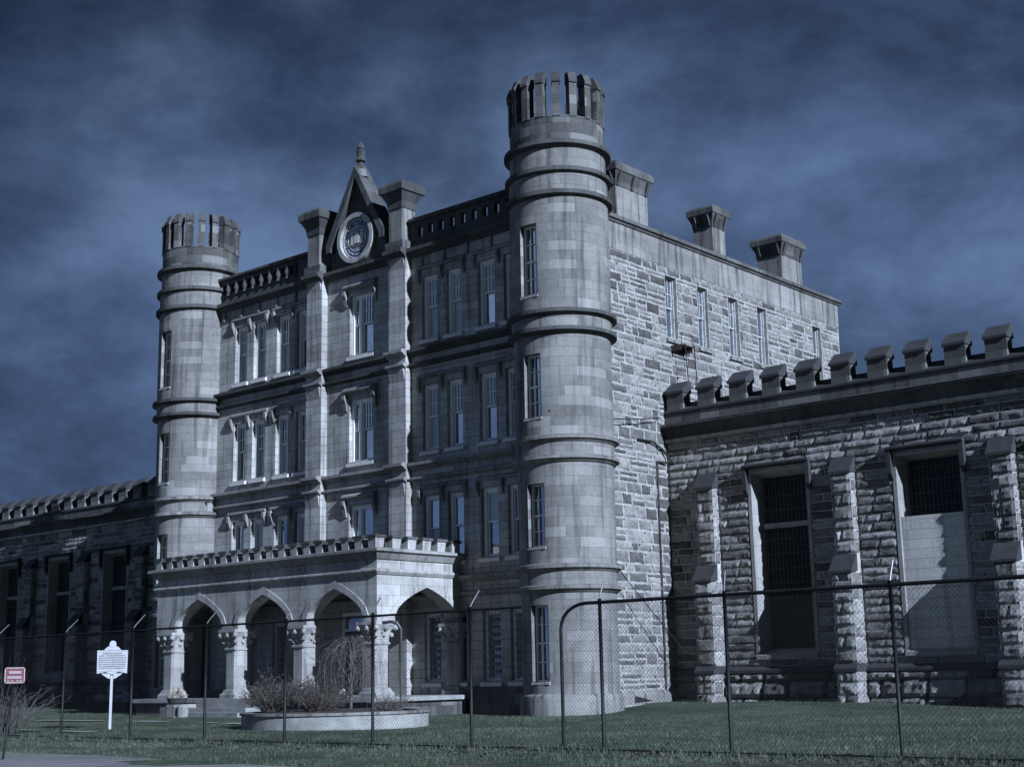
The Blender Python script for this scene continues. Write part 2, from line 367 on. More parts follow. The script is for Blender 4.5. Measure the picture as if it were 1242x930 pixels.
gcol = h.mix(h.ramp(h.noise(st_, 1.6, 8, .7, .8), [(.50, 0.), (.66, .8)]), gcol, (.15, .145, .115, 1))
gcol = h.mul(gcol, h.ramp(h.noise(ob, .22, 4, .6, .5), [(.35, .68), (.6, 1.15)]))
gcol = h.mul(gcol, h.ramp(h.noise(ob, 24, 4, .7), [(.3, .55), (.7, 1.35)]))
t.links.new(gcol, b.inputs['Base Color']); b.inputs['Roughness'].default_value = .95; b.inputs['Specular IOR Level'].default_value = .1
bp = h.n('ShaderNodeBump', {'Height': h.noise(ob, 30, 5, .7), 'Strength': .8, 'Distance': .05}); t.links.new(bp.outputs[0], b.inputs['Normal'])
MT['lawn'] = m
mb.build('ground', 'lawn', kind='structure')
# asphalt path in front, lower left of the view
m, t, b = newmat('worn_asphalt'); h = T(t); ob = h.n('ShaderNodeTexCoord').outputs['Object']
ac = h.mix(h.ramp(h.noise(ob, .7, 8, .65, .5), [(.35, 0.), (.65, 1.)]), (.12, .12, .12, 1), (.19, .188, .182, 1)); ac = h.mul(ac, h.ramp(h.noise(ob, 60, 3, .7), [(.3, .75), (.7, 1.2)]))
t.links.new(ac, b.inputs['Base Color']); b.inputs['Roughness'].default_value = .9
bp = h.n('ShaderNodeBump', {'Height': h.noise(ob, 70, 4, .7), 'Strength': .5, 'Distance': .02}); t.links.new(bp.outputs[0], b.inputs['Normal'])
MT['asphalt'] = m
mb = MB(iden)
px = [-70+i*1.5 for i in range(72)]
def pedge(x): return -21.5-.09*max(0, x-7)+.18*noise.noise(Vector((x*.5, 3, 0)))+.1*noise.noise(Vector((x*1.9, 7, 0)))
for a, b_ in zip(px, px[1:]):
    for k in range(12):
        def pp(x, k): y = pedge(x)-k*2.2; return (x, y, gz(x, y)+.012+(.0 if k else -.01))
        mb.face([pp(a, k+1), pp(b_, k+1), pp(b_, k), pp(a, k)], smooth=True)
mb.build('road', 'asphalt', kind='structure')
# thin worn concrete walks across the lawn
def walk(name, pts, wd, mat='concrete'):
    mb = MB(iden)
    for (x0, y0), (x1, y1) in zip(pts, pts[1:]):
        d = Vector((x1-x0, y1-y0, 0)); n = max(1, int(d.length/.6)); q = Vector((-d.y, d.x, 0)).normalized()*wd/2
        for i in range(n):
            p0, p1 = Vector((x0, y0, 0))+d*i/n, Vector((x0, y0, 0))+d*(i+1)/n
            if noise.noise(p0*.9) < .02: continue
            c = [p0-q, p1-q, p1+q, p0+q]
            mb.face([(v.x, v.y, gz(v.x, v.y)+.03) for v in c])
    return mb.build(name, mat, kind='structure')
walk('pavement', [(-22, -9.6), (-12.5, -9.2), (-3, -9.6)], .5)
walk('path', [(-16.5, -14.8), (-8, -14.6), (-1.5, -15.2)], .35)

# ------------------------------------------------------------------ main building
PB = thing('prison_building', 'tall pale stone prison block with two round battlemented towers and an arched porch', 'building')
# pilaster, window and storey positions read off the front
WL = [(-17.35, -16.55), (-16.12, -15.32), (-14.62, -13.82), (-13.38, -12.58)]
WR = [(-6.22, -5.42), (-4.97, -4.2), (-3.38, -2.58), (-2.14, -1.36)]
WC = (-10.2, -8.86)
ST = [(13.58, 16.0), (9.40, 11.83), (5.33, 7.72)]
ops = []
for z0, z1 in ST:
    ops += [(a, b_, z0, z1, .26) for a, b_ in WL+WR+[WC]]
GF = [(-6.2, -5.4), (-4.95, -4.15), (-3.38, -2.58), (-2.12, -1.36)]
GL = [(-14.62, -13.82), (-13.38, -12.58)]
gops = [(a, b_, 1.13, 3.48, .26) for a, b_ in GF+GL] + [(-10.7, -8.4, .68, 3.7, .3)]
mb = MB(FR); mb.holes(-19.0, -.6, 0, 17.25, ops+gops); mb.build('facade_wall', 'ashlar', PB)
mb = MB(FR); 
for a, b_ in ((-19., -17.2), (-3.9, -.6)): mb = MB(FR); mb.prof([(0, -.2), (.22, -.2), (.22, .82), (.08, .95), (0, .95)], a, b_); mb.build('plinth', 'crown', PB)

def sash_window(parent, F, a, b_, c, d, rec=.2, up=(3, 2), lo=(1, 1), sill=True, wide=False, blind=None, name='window', sillmat='sill', cs=.12, paint='white'):
    """painted double-hung window: casing, sashes and glazing bars; pane and sill are its own parts"""
    mb = MB(F); r0 = -rec
    mb.box(a, a+cs, c, d, r0-.10, r0+.06); mb.box(b_-cs, b_, c, d, r0-.10, r0+.06); mb.box(a+cs, b_-cs, d-cs, d, r0-.10, r0+.06); mb.box(a+cs, b_-cs, c, c+.05, r0-.10, r0+.06)
    lights = [(a+cs, b_-cs)]
    if wide:
        m0 = a+(b_-a)*.36; mb.box(m0-.06, m0+.06, c+.05, d-cs, r0-.10, r0+.05); lights = [(a+cs, m0-.06), (m0+.06, b_-cs)]
    mid = (c+d)/2+.02; q = .05; gl = MB(F); bl = MB(F)
    for i, (x0, x1) in enumerate(lights):
        nu = up[0] if (x1-x0) > .45 else 1
        for (y0, y1, dd, (nx, ny)) in ((mid-.03, d-cs, r0-.03, (nu, up[1])), (c+.05, mid+.03, r0-.07, (min(lo[0], nu), lo[1]))):
            mb.box(x0, x0+q, y0, y1, dd-.03, dd+.02); mb.box(x1-q, x1, y0, y1, dd-.03, dd+.02); mb.box(x0+q, x1-q, y0, y0+.06, dd-.03, dd+.02); mb.box(x0+q, x1-q, y1-.06, y1, dd-.03, dd+.02)
            for k in range(1, nx): x = x0+q+(x1-x0-2*q)*k/nx; mb.box(x-.019, x+.019, y0+.06, y1-.06, dd-.018, dd+.014)
            for k in range(1, ny): y = y0+.06+(y1-y0-.12)*k/ny; mb.box(x0+q, x1-q, y-.019, y+.019, dd-.019, dd+.013)
            (bl if blind and random.random() < blind else gl).face([(x0, y0, dd-.022), (x1, y0, dd-.022), (x1, y1, dd-.022), (x0, y1, dd-.022)])
    o = mb.build(name, paint, parent)
    if gl.f: gl.build('pane', 'glass', o)
    if bl.f: bl.build('blind', 'blind', o)
    if sill:
        s_ = MB(F); s_.prof([(-rec-.05, c-.2), (.1, c-.2), (.1, c-.07), (-rec-.05, c+.012)], a-.09, b_+.09); s_.build('sill', sillmat, o)
    return o
for fl, (z0, z1) in enumerate(ST):
    upn, lon = ((3, 2), (1, 1)) if fl < 2 else ((1, 1), (1, 1))
    for k, (a, b_) in enumerate(WL+WR):
        sash_window(PB, FR, a, b_, z0, z1, up=upn, lo=lon, blind=.45)
    sash_window(PB, FR, *WC, z0, z1, up=(4, 2) if fl < 2 else (1, 1), lo=(1, 1), wide=True)
    # label moulds
    for (a, _), (_, b_) in ((WL[0], WL[1]), (WL[2], WL[3]), (WR[0], WR[1]), (WR[2], WR[3])):
        mb = MB(FR); md = (WL[0][1]+WL[1][0])/2-WL[0][0]+a
        mb.prof([(0, z1+.28), (.04, z1+.24), (.10, z1+.27), (.10, z1+.34), (0, z1+.42)], a-.2, b_+.2)
        for x in (a-.2, md-.07, b_+.06):
            mb.prof([(0, z1-.30), (.05, z1-.26), (.14, z1-.02), (.15, z1+.15), (.11, z1+.235), (0, z1+.235)], x, x+.13)
        mb.build('hood_mould', 'trim', PB)
    a, b_ = WC; mb = MB(FR); mb.prof([(0, z1+.22), (.06, z1+.2), (.2, z1+.3), (.2, z1+.36), (0, z1+.5)], a-.26, b_+.22)
    for x in (a-.26, b_+.06): mb.prof([(0, z1-.45), (.06, z1-.42), (.12, z1-.1), (.19, z1+.02), (.19, z1+.2), (0, z1+.2)], x, x+.16)
    mb.build('hood_mould', 'trim', PB)
for a, b_ in GF+GL:
    o = sash_window(PB, FR, a, b_, 1.13, 3.48, up=(1, 1), lo=(1, 1))
    mb = MB(FR)
    for k in range(9): y = 1.3+k*.25; mb.box(a+.1, b_-.1, y-.012, y+.012, -.125, -.10)
    for k in range(4): x = a+.16+k*(b_-a-.32)/3; mb.box(x-.011, x+.011, 1.2, 3.42, -.118, -.107)
    for k in range(8):
        for q in range(3):
            x = a+.16+(q+.5)*(b_-a-.32)/3; y = 1.3+(k+.5)*.25
            mb.poly([(x+.075*math.cos(i*math.pi/4), y+.09*math.sin(i*math.pi/4)) for i in range(8)], -.117, -.109)
    mb.build('window_grille', 'galv', o)
mb = MB(FR); mb.box(-10.62, -9.6, .7, 3.0, -.28, -.22); mb.box(-9.5, -8.48, .7, 3.0, -.28, -.22); dr = mb.build('front_door', 'wood', PB)
mb = MB(FR); mb.box(-10.7, -10.62, .69, 3.7, -.3, -.14); mb.box(-8.48, -8.4, .69, 3.7, -.3, -.14); mb.box(-10.62, -8.48, 3.02, 3.1, -.3, -.14); mb.box(-10.62, -8.48, 3.6, 3.7, -.3, -.14); mb.box(-9.6, -9.5, .7, 3.02, -.29, -.16); mb.build('door_frame', 'white', dr)
mb = MB(FR); mb.box(-10.62, -8.48, 3.1, 3.6, -.27, -.24); mb.build('fanlight', 'glass', dr)

# pilasters, string courses, cornice: each bay and each pilaster has its own run
PIL = [(-12.41, -11.51), (-7.7, -6.8)]
PP = .30
for a, b_ in PIL:
    mb = MB(FR)
    cuts = [4.0, 4.72, 8.28, 8.96, 12.55, 13.22]
    lv = [0.0]+cuts+[17.0]
    for z0, z1 in zip(lv[::2], lv[1::2]): mb.box(a, b_, z0, z1, 0, PP)
    for z0, z1 in zip(lv[1::2], lv[2::2]): mb.box(a, b_, z0+.09, z1-.12, 0, PP)
    for z1 in (8.28, 12.55, 16.95):           # weathered shoulder under each band
        mb.prof([(PP, z1-.5), (PP+.06, z1-.18), (PP+.09, z1), (PP, z1)], a+.06, b_-.06)
    mb.build('pilaster', 'ashlar', PB)
def string(u0, u1, base, zb, zt, mat, ends=False):
    mb = MB(FR)
    mb.prof([(base, zt-.24), (base+.1, zt-.2), (base+.2, zt-.12), (base+.27, zt-.11), (base+.27, zt), (base, zt+.05)], u0, u1)
    mb.prof([(base, zb-.06), (base+.08, zb-.03), (base+.16, zb+.03), (base+.16, zb+.10), (base, zb+.16)], u0, u1)
    return mb.build('string_course', mat, PB)
bays = [(-18.7, -12.41), (-11.51, -7.7), (-6.8, -1.0)]
for zb, zt, mat in ((4.05, 4.72, 'trim'), (8.32, 8.96, 'trim'), (12.60, 13.22, 'soot')):
    for a, b_ in bays: string(a, b_, 0, zb, zt, mat)
    for a, b_ in PIL: string(a-.04, b_+.04, PP, zb, zt, 'trim' if zt < 12 else 'trim')
for (a, b_), bse in [(q, 0.) for q in bays]+[((q[0]-.05, q[1]+.05), PP) for q in PIL]:
    mb = MB(FR); mb.prof([(bse, 16.78), (bse+.06, 16.80), (bse+.12, 16.93), (bse+.30, 17.0), (bse+.30, 17.16), (bse-.25, 17.26), (bse-.25, 16.78)] if False else [(bse, 16.80), (bse+.06, 16.82), (bse+.12, 16.93), (bse+.30, 17.0), (bse+.30, 17.14), (bse, 17.26)], a, b_)
    mb.build('cornice', 'soot', PB)
for a, b_ in ((-18.7, -12.41), (-6.8, -1.0)):
    k = a+.55
    while k < b_-.3: mb = MB(FR); mb.box(k, k+.12, 16.38, 16.79, 0, .09); mb.build('cornice_bracket', 'trim', PB); k += 1.16
# parapets: pierced on the right, blind on the left
for a, b_, slots in ((-18.7, -12.41, 9), (-6.8, -1.0, 10)):
    mb = MB(FR); n = slots; sp = .555; ops_ = []
    x0 = -6.42 if a > -10 else -18.3
    ops_ = [(x0+k*sp, x0+k*sp+.24, 17.62, 18.02, .2) for k in range(n) if x0+k*sp+.24 < b_-.1]
    mb.holes(a, b_, 17.22, 18.25, ops_)
    mb2 = MB(lambda u, v, d: (u, YW+.2-d*0-0*d, v)); 
    if a > -10:
        q = MB(lambda u, v, d: (u, YW+.2, v)); q.holes(a, b_, 17.22, 18.25, ops_, rev=0); mb.v += []; 
        for fpts, uvs in zip(q.f, q.uv): mb.face([(q.v[i][0], q.v[i][2], -.2) for i in fpts], uvs=uvs)
    else:
        mb.face([(a, 17.22, -.24), (b_, 17.22, -.24), (b_, 18.25, -.24), (a, 18.25, -.24)])
    mb.prof([(-.3, 18.20), (.12, 18.20), (.16, 18.24), (.16, 18.33), (-.1, 18.42), (-.3, 18.42)], a, b_)
    mb.build('parapet', 'soot', PB)
    if a < -10:                                # small balusters in front of the blind panel
        for k in range(n):
            x = x0+k*sp+.40; mb = MB(iden)
            mb.lathe([(.10, 17.5), (.07, 17.58), (.12, 17.75), (.06, 17.98), (.1, 18.05)], (x, YW-.02), 10); mb.build('baluster', 'soot', PB)
# gable with the round seal
mb = MB(FR); hw = 1.56; cx = -9.6
out = [(cx-hw, 17.25), (cx+hw, 17.25), (cx+hw, 18.2), (cx+.12, 20.9), (cx-.12, 20.9), (cx-hw, 18.2)]
mb.poly(out, -.35, .1); gab = mb.build('gable', 'soot', PB)
mb = MB(FR)
for sg in (-1, 1):
    p = [(cx+sg*(hw+.10), 17.9), (cx+sg*(hw+.10), 18.25), (cx+sg*.0, 21.2), (cx, 20.75), (cx+sg*(hw-.16), 18.1), (cx+sg*(hw-.16), 17.9)]
    mb.poly(p if sg > 0 else p[::-1], -.42, .34)
mb.build('gable_coping', 'soot', gab)
mb = MB(iden); mb.lathe([(.34, 20.75), (.26, 21.15), (.13, 21.3), (.1, 21.4), (.2, 21.46), (.2, 21.52), (.15, 21.6), (.17, 21.8), (.19, 21.88), (.1, 21.95), (.15, 22.02), (.12, 22.12), (.0, 22.3)], (cx, YW), 10); mb.build('finial', 'crown', gab)
SC = (cx, 18.22)
def ringpoly(mb, r0, r1, d0, d1, n=48, c=SC):
    for k in range(n):
        a0, a1 = 2*math.pi*k/n, 2*math.pi*(k+1)/n
        q = lambda r, a, d: (c[0]+r*math.cos(a), c[1]+r*math.sin(a), d)
        mb.face([q(r0, a0, d1), q(r1, a0, d1), q(r1, a1, d1), q(r0, a1, d1)]); mb.face([q(r1, a0, d0), q(r1, a1, d0), q(r1, a1, d1), q(r1, a0, d1)]); mb.face([q(r0, a0, d1), q(r0, a1, d1), q(r0, a1, d0), q(r0, a0, d0)])
mb = MB(FR); ringpoly(mb, .84, 1.02, .1, .32); seal = mb.build('seal_rim', 'porch', gab)
mb = MB(FR); ringpoly(mb, .0, .84, .1, .16); mb.build('seal_disc', 'sealblue', gab)
mb = MB(FR); ringpoly(mb, .0, .5, .1, .172); mb.build('seal_field', 'sealgrey', gab)
for r0_, r1_ in ((.76, .80), (.50, .53)): mb = MB(FR); ringpoly(mb, r0_, r1_, .15, .185); mb.build('seal_ring', 'sealpale', gab)
mb = MB(FR)                                    # the scene inside: rock with two standing men, motto scroll
def fig(x, w_, z0, z1, dd):
    mb.poly([(SC[0]+x-w_, SC[1]+z0), (SC[0]+x+w_, SC[1]+z0), (SC[0]+x+w_*.8, SC[1]+z1*.5), (SC[0]+x+w_*1.1, SC[1]+z1*.75), (SC[0]+x+w_*.4, SC[1]+z1), (SC[0]+x-w_*.4, SC[1]+z1), (SC[0]+x-w_*1.1, SC[1]+z1*.72), (SC[0]+x-w_*.8, SC[1]+z1*.4)], .15, dd)
fig(-.27, .085, -.24, .2, .2); fig(.27, .085, -.24, .2, .2); mb.poly([(SC[0]-.13, SC[1]-.2), (SC[0]+.12, SC[1]-.2), (SC[0]+.14, SC[1]+.05), (SC[0]+.05, SC[1]+.24), (SC[0]-.07, SC[1]+.26), (SC[0]-.14, SC[1]+.06)], .15, .21)
for sg in (-1, 1): mb.poly([(SC[0]+sg*.27+.06*math.cos(i*math.pi/4), SC[1]+.27+.06*math.sin(i*math.pi/4)) for i in range(8)], .15, .2)
mb.build('seal_figures', 'sealpale', gab)
mb = MB(FR); mb.poly([(SC[0]-.38, SC[1]-.32), (SC[0]+.38, SC[1]-.32), (SC[0]+.42, SC[1]-.22), (SC[0]-.42, SC[1]-.22)], .15, .19); mb.poly([(SC[0]+.3, SC[1]+.3), (SC[0]+.44, SC[1]+.18), (SC[0]+.2, SC[1]+.1), (SC[0]+.16, SC[1]+.3)], .15, .185); mb.build('seal_ground', 'sealtan', gab)
def text_mesh(body, size, name, mat, parent, mw, ext=.006):
    cu = bpy.data.curves.new(name, 'FONT'); cu.body = body; cu.size = size; cu.extrude = ext; cu.align_x = 'CENTER'; cu.align_y = 'CENTER'; cu.resolution_u = 2
    o = bpy.data.objects.new('tmp_text', cu); me = bpy.data.meshes.new_from_object(o); bpy.data.objects.remove(o); bpy.data.curves.remove(cu)
    me.transform(mw); me.name = name; me.materials.clear(); me.materials.append(MT[mat])
    return me
def joined(meshes, name, mat, parent):
    bm = bmesh.new()
    for me in meshes: bm.from_mesh(me); bpy.data.meshes.remove(me)
    out = bpy.data.meshes.new(name); bm.to_mesh(out); bm.free(); out.materials.append(MT[mat])
    o = bpy.data.objects.new(name, out); COL.objects.link(o); o.parent = parent; return o
frontM = Matrix(((1, 0, 0), (0, 0, -1), (0, 1, 0))).to_4x4()   # text plane to the front wall
ms = []
for txt, a0, a1, flip in (("STATE OF WEST VIRGINIA", 200, -20, 1), ("MONTANI SEMPER LIBERI", 218, 322, -1)):
    n = len(txt)
    for i, ch in enumerate(txt):
        if ch == ' ': continue
        a = rad(a0+(a1-a0)*i/(n-1)); rr = .645
        rot = Matrix.Rotation(a-math.pi/2 if flip > 0 else a+math.pi/2, 4, 'Z')
        mw = Matrix.Translation((SC[0]+rr*math.cos(a), YW-.17, SC[1]+rr*math.sin(a))) @ frontM @ rot
        ms.append(text_mesh(ch, .2 if flip > 0 else .13, 'letter', 'sealpale', None, mw))
joined(ms, 'seal_lettering', 'sealpale', gab)
# piers with flaring caps over the pilasters
def pier(x, y, hx, hy, z0, z1, z2, fl, mat, name, parent, base_mat='ashlar'):
    mb = MB(iden); mb.box(x-hx, x+hx, y-hy, y+hy, z0, z1); o = mb.build(name, base_mat, parent)
    mb = MB(iden)
    lv = [(0.0, z1), (fl*.12, z1+.02), (fl*.2, z1+(z2-z1)*.28), (fl*.75, z1+(z2-z1)*.58), (fl, z1+(z2-z1)*.62), (fl, z1+(z2-z1)*.86), (fl*.62, z2)]
    for (e0, a), (e1, c) in zip(lv, lv[1:]):
        p0 = [(x-hx-e0, y-hy-e0, a), (x+hx+e0, y-hy-e0, a), (x+hx+e0, y+hy+e0, a), (x-hx-e0, y+hy+e0, a)]
        p1 = [(x-hx-e1, y-hy-e1, c), (x+hx+e1, y-hy-e1, c), (x+hx+e1, y+hy+e1, c), (x-hx-e1, y+hy+e1, c)]
        for k in range(4): mb.face([p0[k], p0[(k+1) % 4], p1[(k+1) % 4], p1[k]])
    e = lv[-1][0]; mb.face([(x-hx-e, y-hy-e, z2), (x+hx+e, y-hy-e, z2), (x+hx+e, y+hy+e, z2), (x-hx-e, y+hy+e, z2)])
    mb.build(name+'_cap', mat, o)
    if name == 'chimney':
        for q in range(max(2, round(hy*2/.7))):
            yy = y-hy+.12+(2*hy-.24)*q/(max(2, round(hy*2/.7))-1); b2 = MB(iden); b2.hexa([(x+hx-.01, yy-.07, z1+.0), (x+hx+.05, yy-.07, z1), (x+hx+.05, yy+.07, z1), (x+hx-.01, yy+.07, z1)], [(x+hx-.01, yy-.07, z1+.5), (x+hx+.24, yy-.07, z1+.5), (x+hx+.24, yy+.07, z1+.5), (x+hx-.01, yy+.07, z1+.5)]); b2.build('chimney_bracket', 'soot', o)
        for q in range(2):
            xx = x-hx+.14+(2*hx-.28)*q; b2 = MB(iden); b2.hexa([(xx-.07, y-hy+.01, z1), (xx+.07, y-hy+.01, z1), (xx+.07, y-hy-.05, z1), (xx-.07, y-hy-.05, z1)], [(xx-.07, y-hy+.01, z1+.5), (xx+.07, y-hy+.01, z1+.5), (xx+.07, y-hy-.24, z1+.5), (xx-.07, y-hy-.24, z1+.5)]); b2.build('chimney_bracket', 'soot', o)
    return o
for a, b_ in PIL:
    o = pier((a+b_)/2, YW-.02, .35, .35, 17.15, 18.80, 19.85, .29, 'soot', 'pilaster_pier', PB, 'band')
    mb = MB(iden); mb.box(a-.03, b_+.03, YW-.46, YW+.44, 17.16, 17.5); mb.build('pier_base', 'crown', o)

# right-hand side wall, rock-faced with a smooth band above
SW = [(6.02, 6.74), (8.2, 8.9), (10.42, 11.14), (12.62, 13.32), (17.2, 17.92)]
sops = [(a, b_, 13.6, 16.0, .24) for a, b_ in SW]
mb = MB(RT); mb.holes(.2, 19.6, -.1, 16.33, sops); mb.build('side_wall', 'mortar_side', PB)
rng = random.Random(11)
mb = MB(RT); rock_blocks(mb, .3, 19.55, .72, 16.33, [(a-.02, b_+.02, 13.4, 16.02) for a, b_ in SW], rng, ch=(.26, .46), bl=(.35, 1.15), amp=.022, gap=.075, cell=.085, split=.3, tone='side')
mb.build('rock_face', 'rock_side', PB, tone=True)
mb = MB(RT); mb.holes(.2, 19.6, 16.33, 17.45, [], uvo=.3); mb.F = lambda u, v, d: (XW+.02+d, u, v); mb.holes(.2, 19.62, 16.33, 17.4, []); mb.face([(.2, 16.33, -.02), (19.62, 16.33, -.02), (19.62, 16.33, 0), (.2, 16.33, 0)]); mb.face([(19.62, 16.33, -.5), (19.62, 16.33, 0), (19.62, 17.4, 0), (19.62, 17.4, -.5)]); mb.build('smooth_band', 'band', PB)
mb = MB(RT); mb.prof([(-.5, 17.36), (.07, 17.36), (.10, 17.42), (.18, 17.46), (.18, 17.6), (0, 17.68), (-.5, 17.68)], 1.2, 19.8); mb.build('roof_coping', 'crown', PB)
mb = MB(RT); mb.prof([(0, -.2), (.16, -.2), (.16, .55), (.04, .7), (0, .7)], 1.2, 5.62); mb.build('side_plinth', 'band', PB)
for i, (a, b_) in enumerate(SW): sash_window(PB, RT, a, b_, 13.6, 16.0, rec=.20, cs=.04, paint='white_toned', blind=0, up=(3, 2) if i < 3 else (1, 1), sillmat='band')
# remaining walls and roof
mb = MB(iden); mb.face([(-20.3, -.28, 0), (-20.3, 19.6, 0), (-20.3, 19.6, 17.6), (-20.3, -.28, 17.6)]); mb.face([(-20.3, 19.6, 0), (.45, 19.6, 0), (.45, 19.6, 17.4), (-20.3, 19.6, 17.4)]); mb.face([(.45, 19.6, 16.3), (.45, 19.5, 16.3), (.45, 19.5, 17.4), (.45, 19.6, 17.4)]); mb.build('rear_wall', 'ashlar', PB)
mb = MB(iden); mb.box(-20.25, .3, -.02, 19.55, 17.0, 17.2); mb.build('roof', 'soot', PB)
# chimneys along the right-hand parapet
def cpos(x, ya, yb, wx): return ((x-wx/2), (ya+yb)/2, wx/2, (yb-ya)/2)
for x, ya, yb, wx, zb, zm, z2 in ((.42, 3.1, 5.1, 1.4, 17.2, 18.85, 19.75), (.1, 10.05, 11.0, .9, 17.1, 18.95, 19.85), (.1, 15.5, 17.2, 1.2, 17.1, 18.95, 19.85)):
    px_, py_, hx, hy = cpos(x, ya, yb, wx); pier(px_, py_, hx, hy, zb, zm, z2, .20, 'crown', 'chimney', PB, 'porch' if 0 else 'band')

# round corner towers
def tower(cx_, cy_, sc, zs, view):
    tw = None; ZS = lambda z: 1.28+(z-1.28)*zs if z > 1.28 else z; NT = 20.0 if zs > .98 else 19.78
    stg = [(.68, 4.05, 1.57), (4.05, 8.3, 1.62), (8.3, 12.6, 1.66), (12.6, 18.2, 1.72), (18.2, 19.15, 1.68), (19.15, 19.78, 1.66)]
    stg = [(ZS(p), ZS(q) if q < 19.7 else NT, r) for p, q, r in stg]
    wins = {0: (1.07, 3.5), 1: (5.4, 7.47), 2: (9.7, 11.85), 3: (13.9, 16.4)}; wins = {k: (ZS(p), ZS(q)) for k, (p, q) in wins.items()}
    parts = []
    for i, (z0, z1, r) in enumerate(stg):
        r *= sc
        def F(u, v, d, r=r): a = u/r; return (cx_+(r+d)*math.sin(a), cy_-(r+d)*math.cos(a), v)
        mb = MB(F); hw_ = .36*sc
        # straight window reveals
        def FW(u, v, d, r=r): a = u/r; dd = d; return (cx_+r*math.sin(a), cy_-r*math.cos(a)-dd, v)
        op = [(-hw_, hw_, *wins[i], .32)] if i in wins else []
        mb.holes(-math.pi*r, math.pi*r, z0, z1, [], du=.14, uvo=i*3.7) if not op else None
        if op:
            mb.holes(-math.pi*r, math.pi*r, z0, z1, [(o[0], o[1], o[2], o[3], 0.0) for o in op], du=.14, uvo=i*3.7)
            a, b_, c, d = op[0][:4]; y_ = cy_-r*math.cos(a/r); xa, xb = cx_+r*math.sin(a/r), cx_+r*math.sin(b_/r)
            mb.F = iden; yb_ = y_+.5; yf = cy_-r
            mb.face([(xa, y_, c), (xa, y_, d), (xa, yb_, d), (xa, yb_, c)]); mb.face([(xb, y_, c), (xb, yb_, c), (xb, yb_, d), (xb, y_, d)])
            mb.face([(xa, y_, d), (xa, yb_, d), (xb, yb_, d), (xb, y_, d)]); mb.face([(xa, y_, c), (xb, y_, c), (xb, yb_, c), (xa, yb_, c)])
        o = mb.build('corner_tower' if tw is None else 'tower_stage', 'tower' if i < 4 else ('tower' if i == 4 else 'crown'), PB if tw is None else tw)
        if tw is None: tw = o
        if op:
            WF = lambda u, v, d, y_=y_: (u, y_+.02-d, v)
            wmb = MB(WF); rec = .24; q = .05
            wmb.box(xa, xa+q, c, d, -rec-.08, -rec+.05); wmb.box(xb-q, xb, c, d, -rec-.08, -rec+.05); wmb.box(xa+q, xb-q, d-q, d, -rec-.08, -rec+.05); wmb.box(xa+q, xb-q, c, c+q, -rec-.08, -rec+.05)
            md = (c+d)/2; wmb.box(xa+q, xb-q, md-.03, md+.03, -rec-.06, -rec+.02)
            for k in (1, 2): x = xa+q+(xb-xa-2*q)*k/3; wmb.box(x-.016, x+.016, c+q, d-q, -rec-.04, -rec+.01)
            for k in (.25, .75): y = c+(d-c)*k; wmb.box(xa+q, xb-q, y-.015, y+.015, -rec-.039, -rec+.009)
            wmb.build('tower_window', 'white', tw)
            g = MB(WF); g.face([(xa, c, -rec-.05), (xb, c, -rec-.05), (xb, d, -rec-.05), (xa, d, -rec-.05)]); g.build('tower_pane', 'glass', tw)
            s_ = MB(WF); s_.prof([(-.38, c-.10), (.07, c-.10), (.07, c-.03), (-.38, c+.02)], xa-.02, xb+.02); s_.build('tower_sill', 'porch', tw)
    P = lambda lst: [(r*sc, z) for r, z in lst]
    def ring(name, pr, mat): mb = MB(iden); mb.lathe(P(pr), (cx_, cy_), 72); return mb.build(name, mat, tw)
    ring('tower_base', [(1.70, -.2), (1.70, .52), (1.66, .62), (1.55, .69)], 'band')
    for zt, r, mat in ((4.78, 1.63, 'tower'), (4.10, 1.60, 'tower'), (9.02, 1.67, 'tower'), (8.36, 1.66, 'tower')):
        zt = ZS(zt)
        ring('tower_string', [(r-.06, zt-.24), (r+.03, zt-.2), (r+.10, zt-.12), (r+.16, zt-.11), (r+.16, zt), (r-.06, zt+.06)], mat)
    for zt, r in ((13.28, 1.73), (12.66, 1.71)):
        zt = ZS(zt)
        ring('tower_string', [(r-.08, zt-.2), (r+.02, zt-.17), (r+.10, zt-.1), (r+.17, zt-.09), (r+.17, zt+.03), (r-.08, zt+.09)], 'soot')
    for zt, r in ((17.44, 1.70), (18.28, 1.68), (19.25, 1.70)):
        zt = ZS(zt)
        ring('tower_string', [(r-.1, zt-.2), (r+.02, zt-.17), (r+.10, zt-.1), (r+.18, zt-.09), (r+.18, zt+.05), (r-.1, zt+.12)], 'soot')
    # crown: wall walk, inner face and merlons
    mb = MB(iden); mb.lathe(P([(1.675, NT-.06), (1.675, NT), (1.42, NT+.02), (1.40, 19.2), (0, 19.2)]), (cx_, cy_), 72); mb.build('tower_parapet', 'crown', tw)
    nm = 18; ct = 21.62 if zs > .98 else 21.3; ch = ct-.42
    for k in range(nm):
        a0 = rad(view+.5)+2*math.pi*k/nm; hwid = .13*sc
        mb = MB(lambda u, v, d, a0=a0: (cx_+(d)*math.sin(a0)+u*math.cos(a0), cy_-(d)*math.cos(a0)+u*math.sin(a0), v))
        mb.prof([(1.36*sc, NT-.03), (1.70*sc, NT-.03), (1.70*sc, ch), (1.36*sc, ch)], -hwid, hwid)
        mm = mb.build('tower_merlon', 'crown', tw)
        mb = MB(mb.F); mb.prof([(1.33*sc, ch), (1.75*sc, ch), (1.75*sc, ch+.10), (1.60*sc, ct), (1.33*sc, ct)], -hwid-.02, hwid+.02)
        mb.build('merlon_cap', 'soot', tw)
    return tw
tR = tower(.25, -.05, 1.0, .987, 38.7)
tL = tower(-20.1, -.2, .985, .977, 53.7)

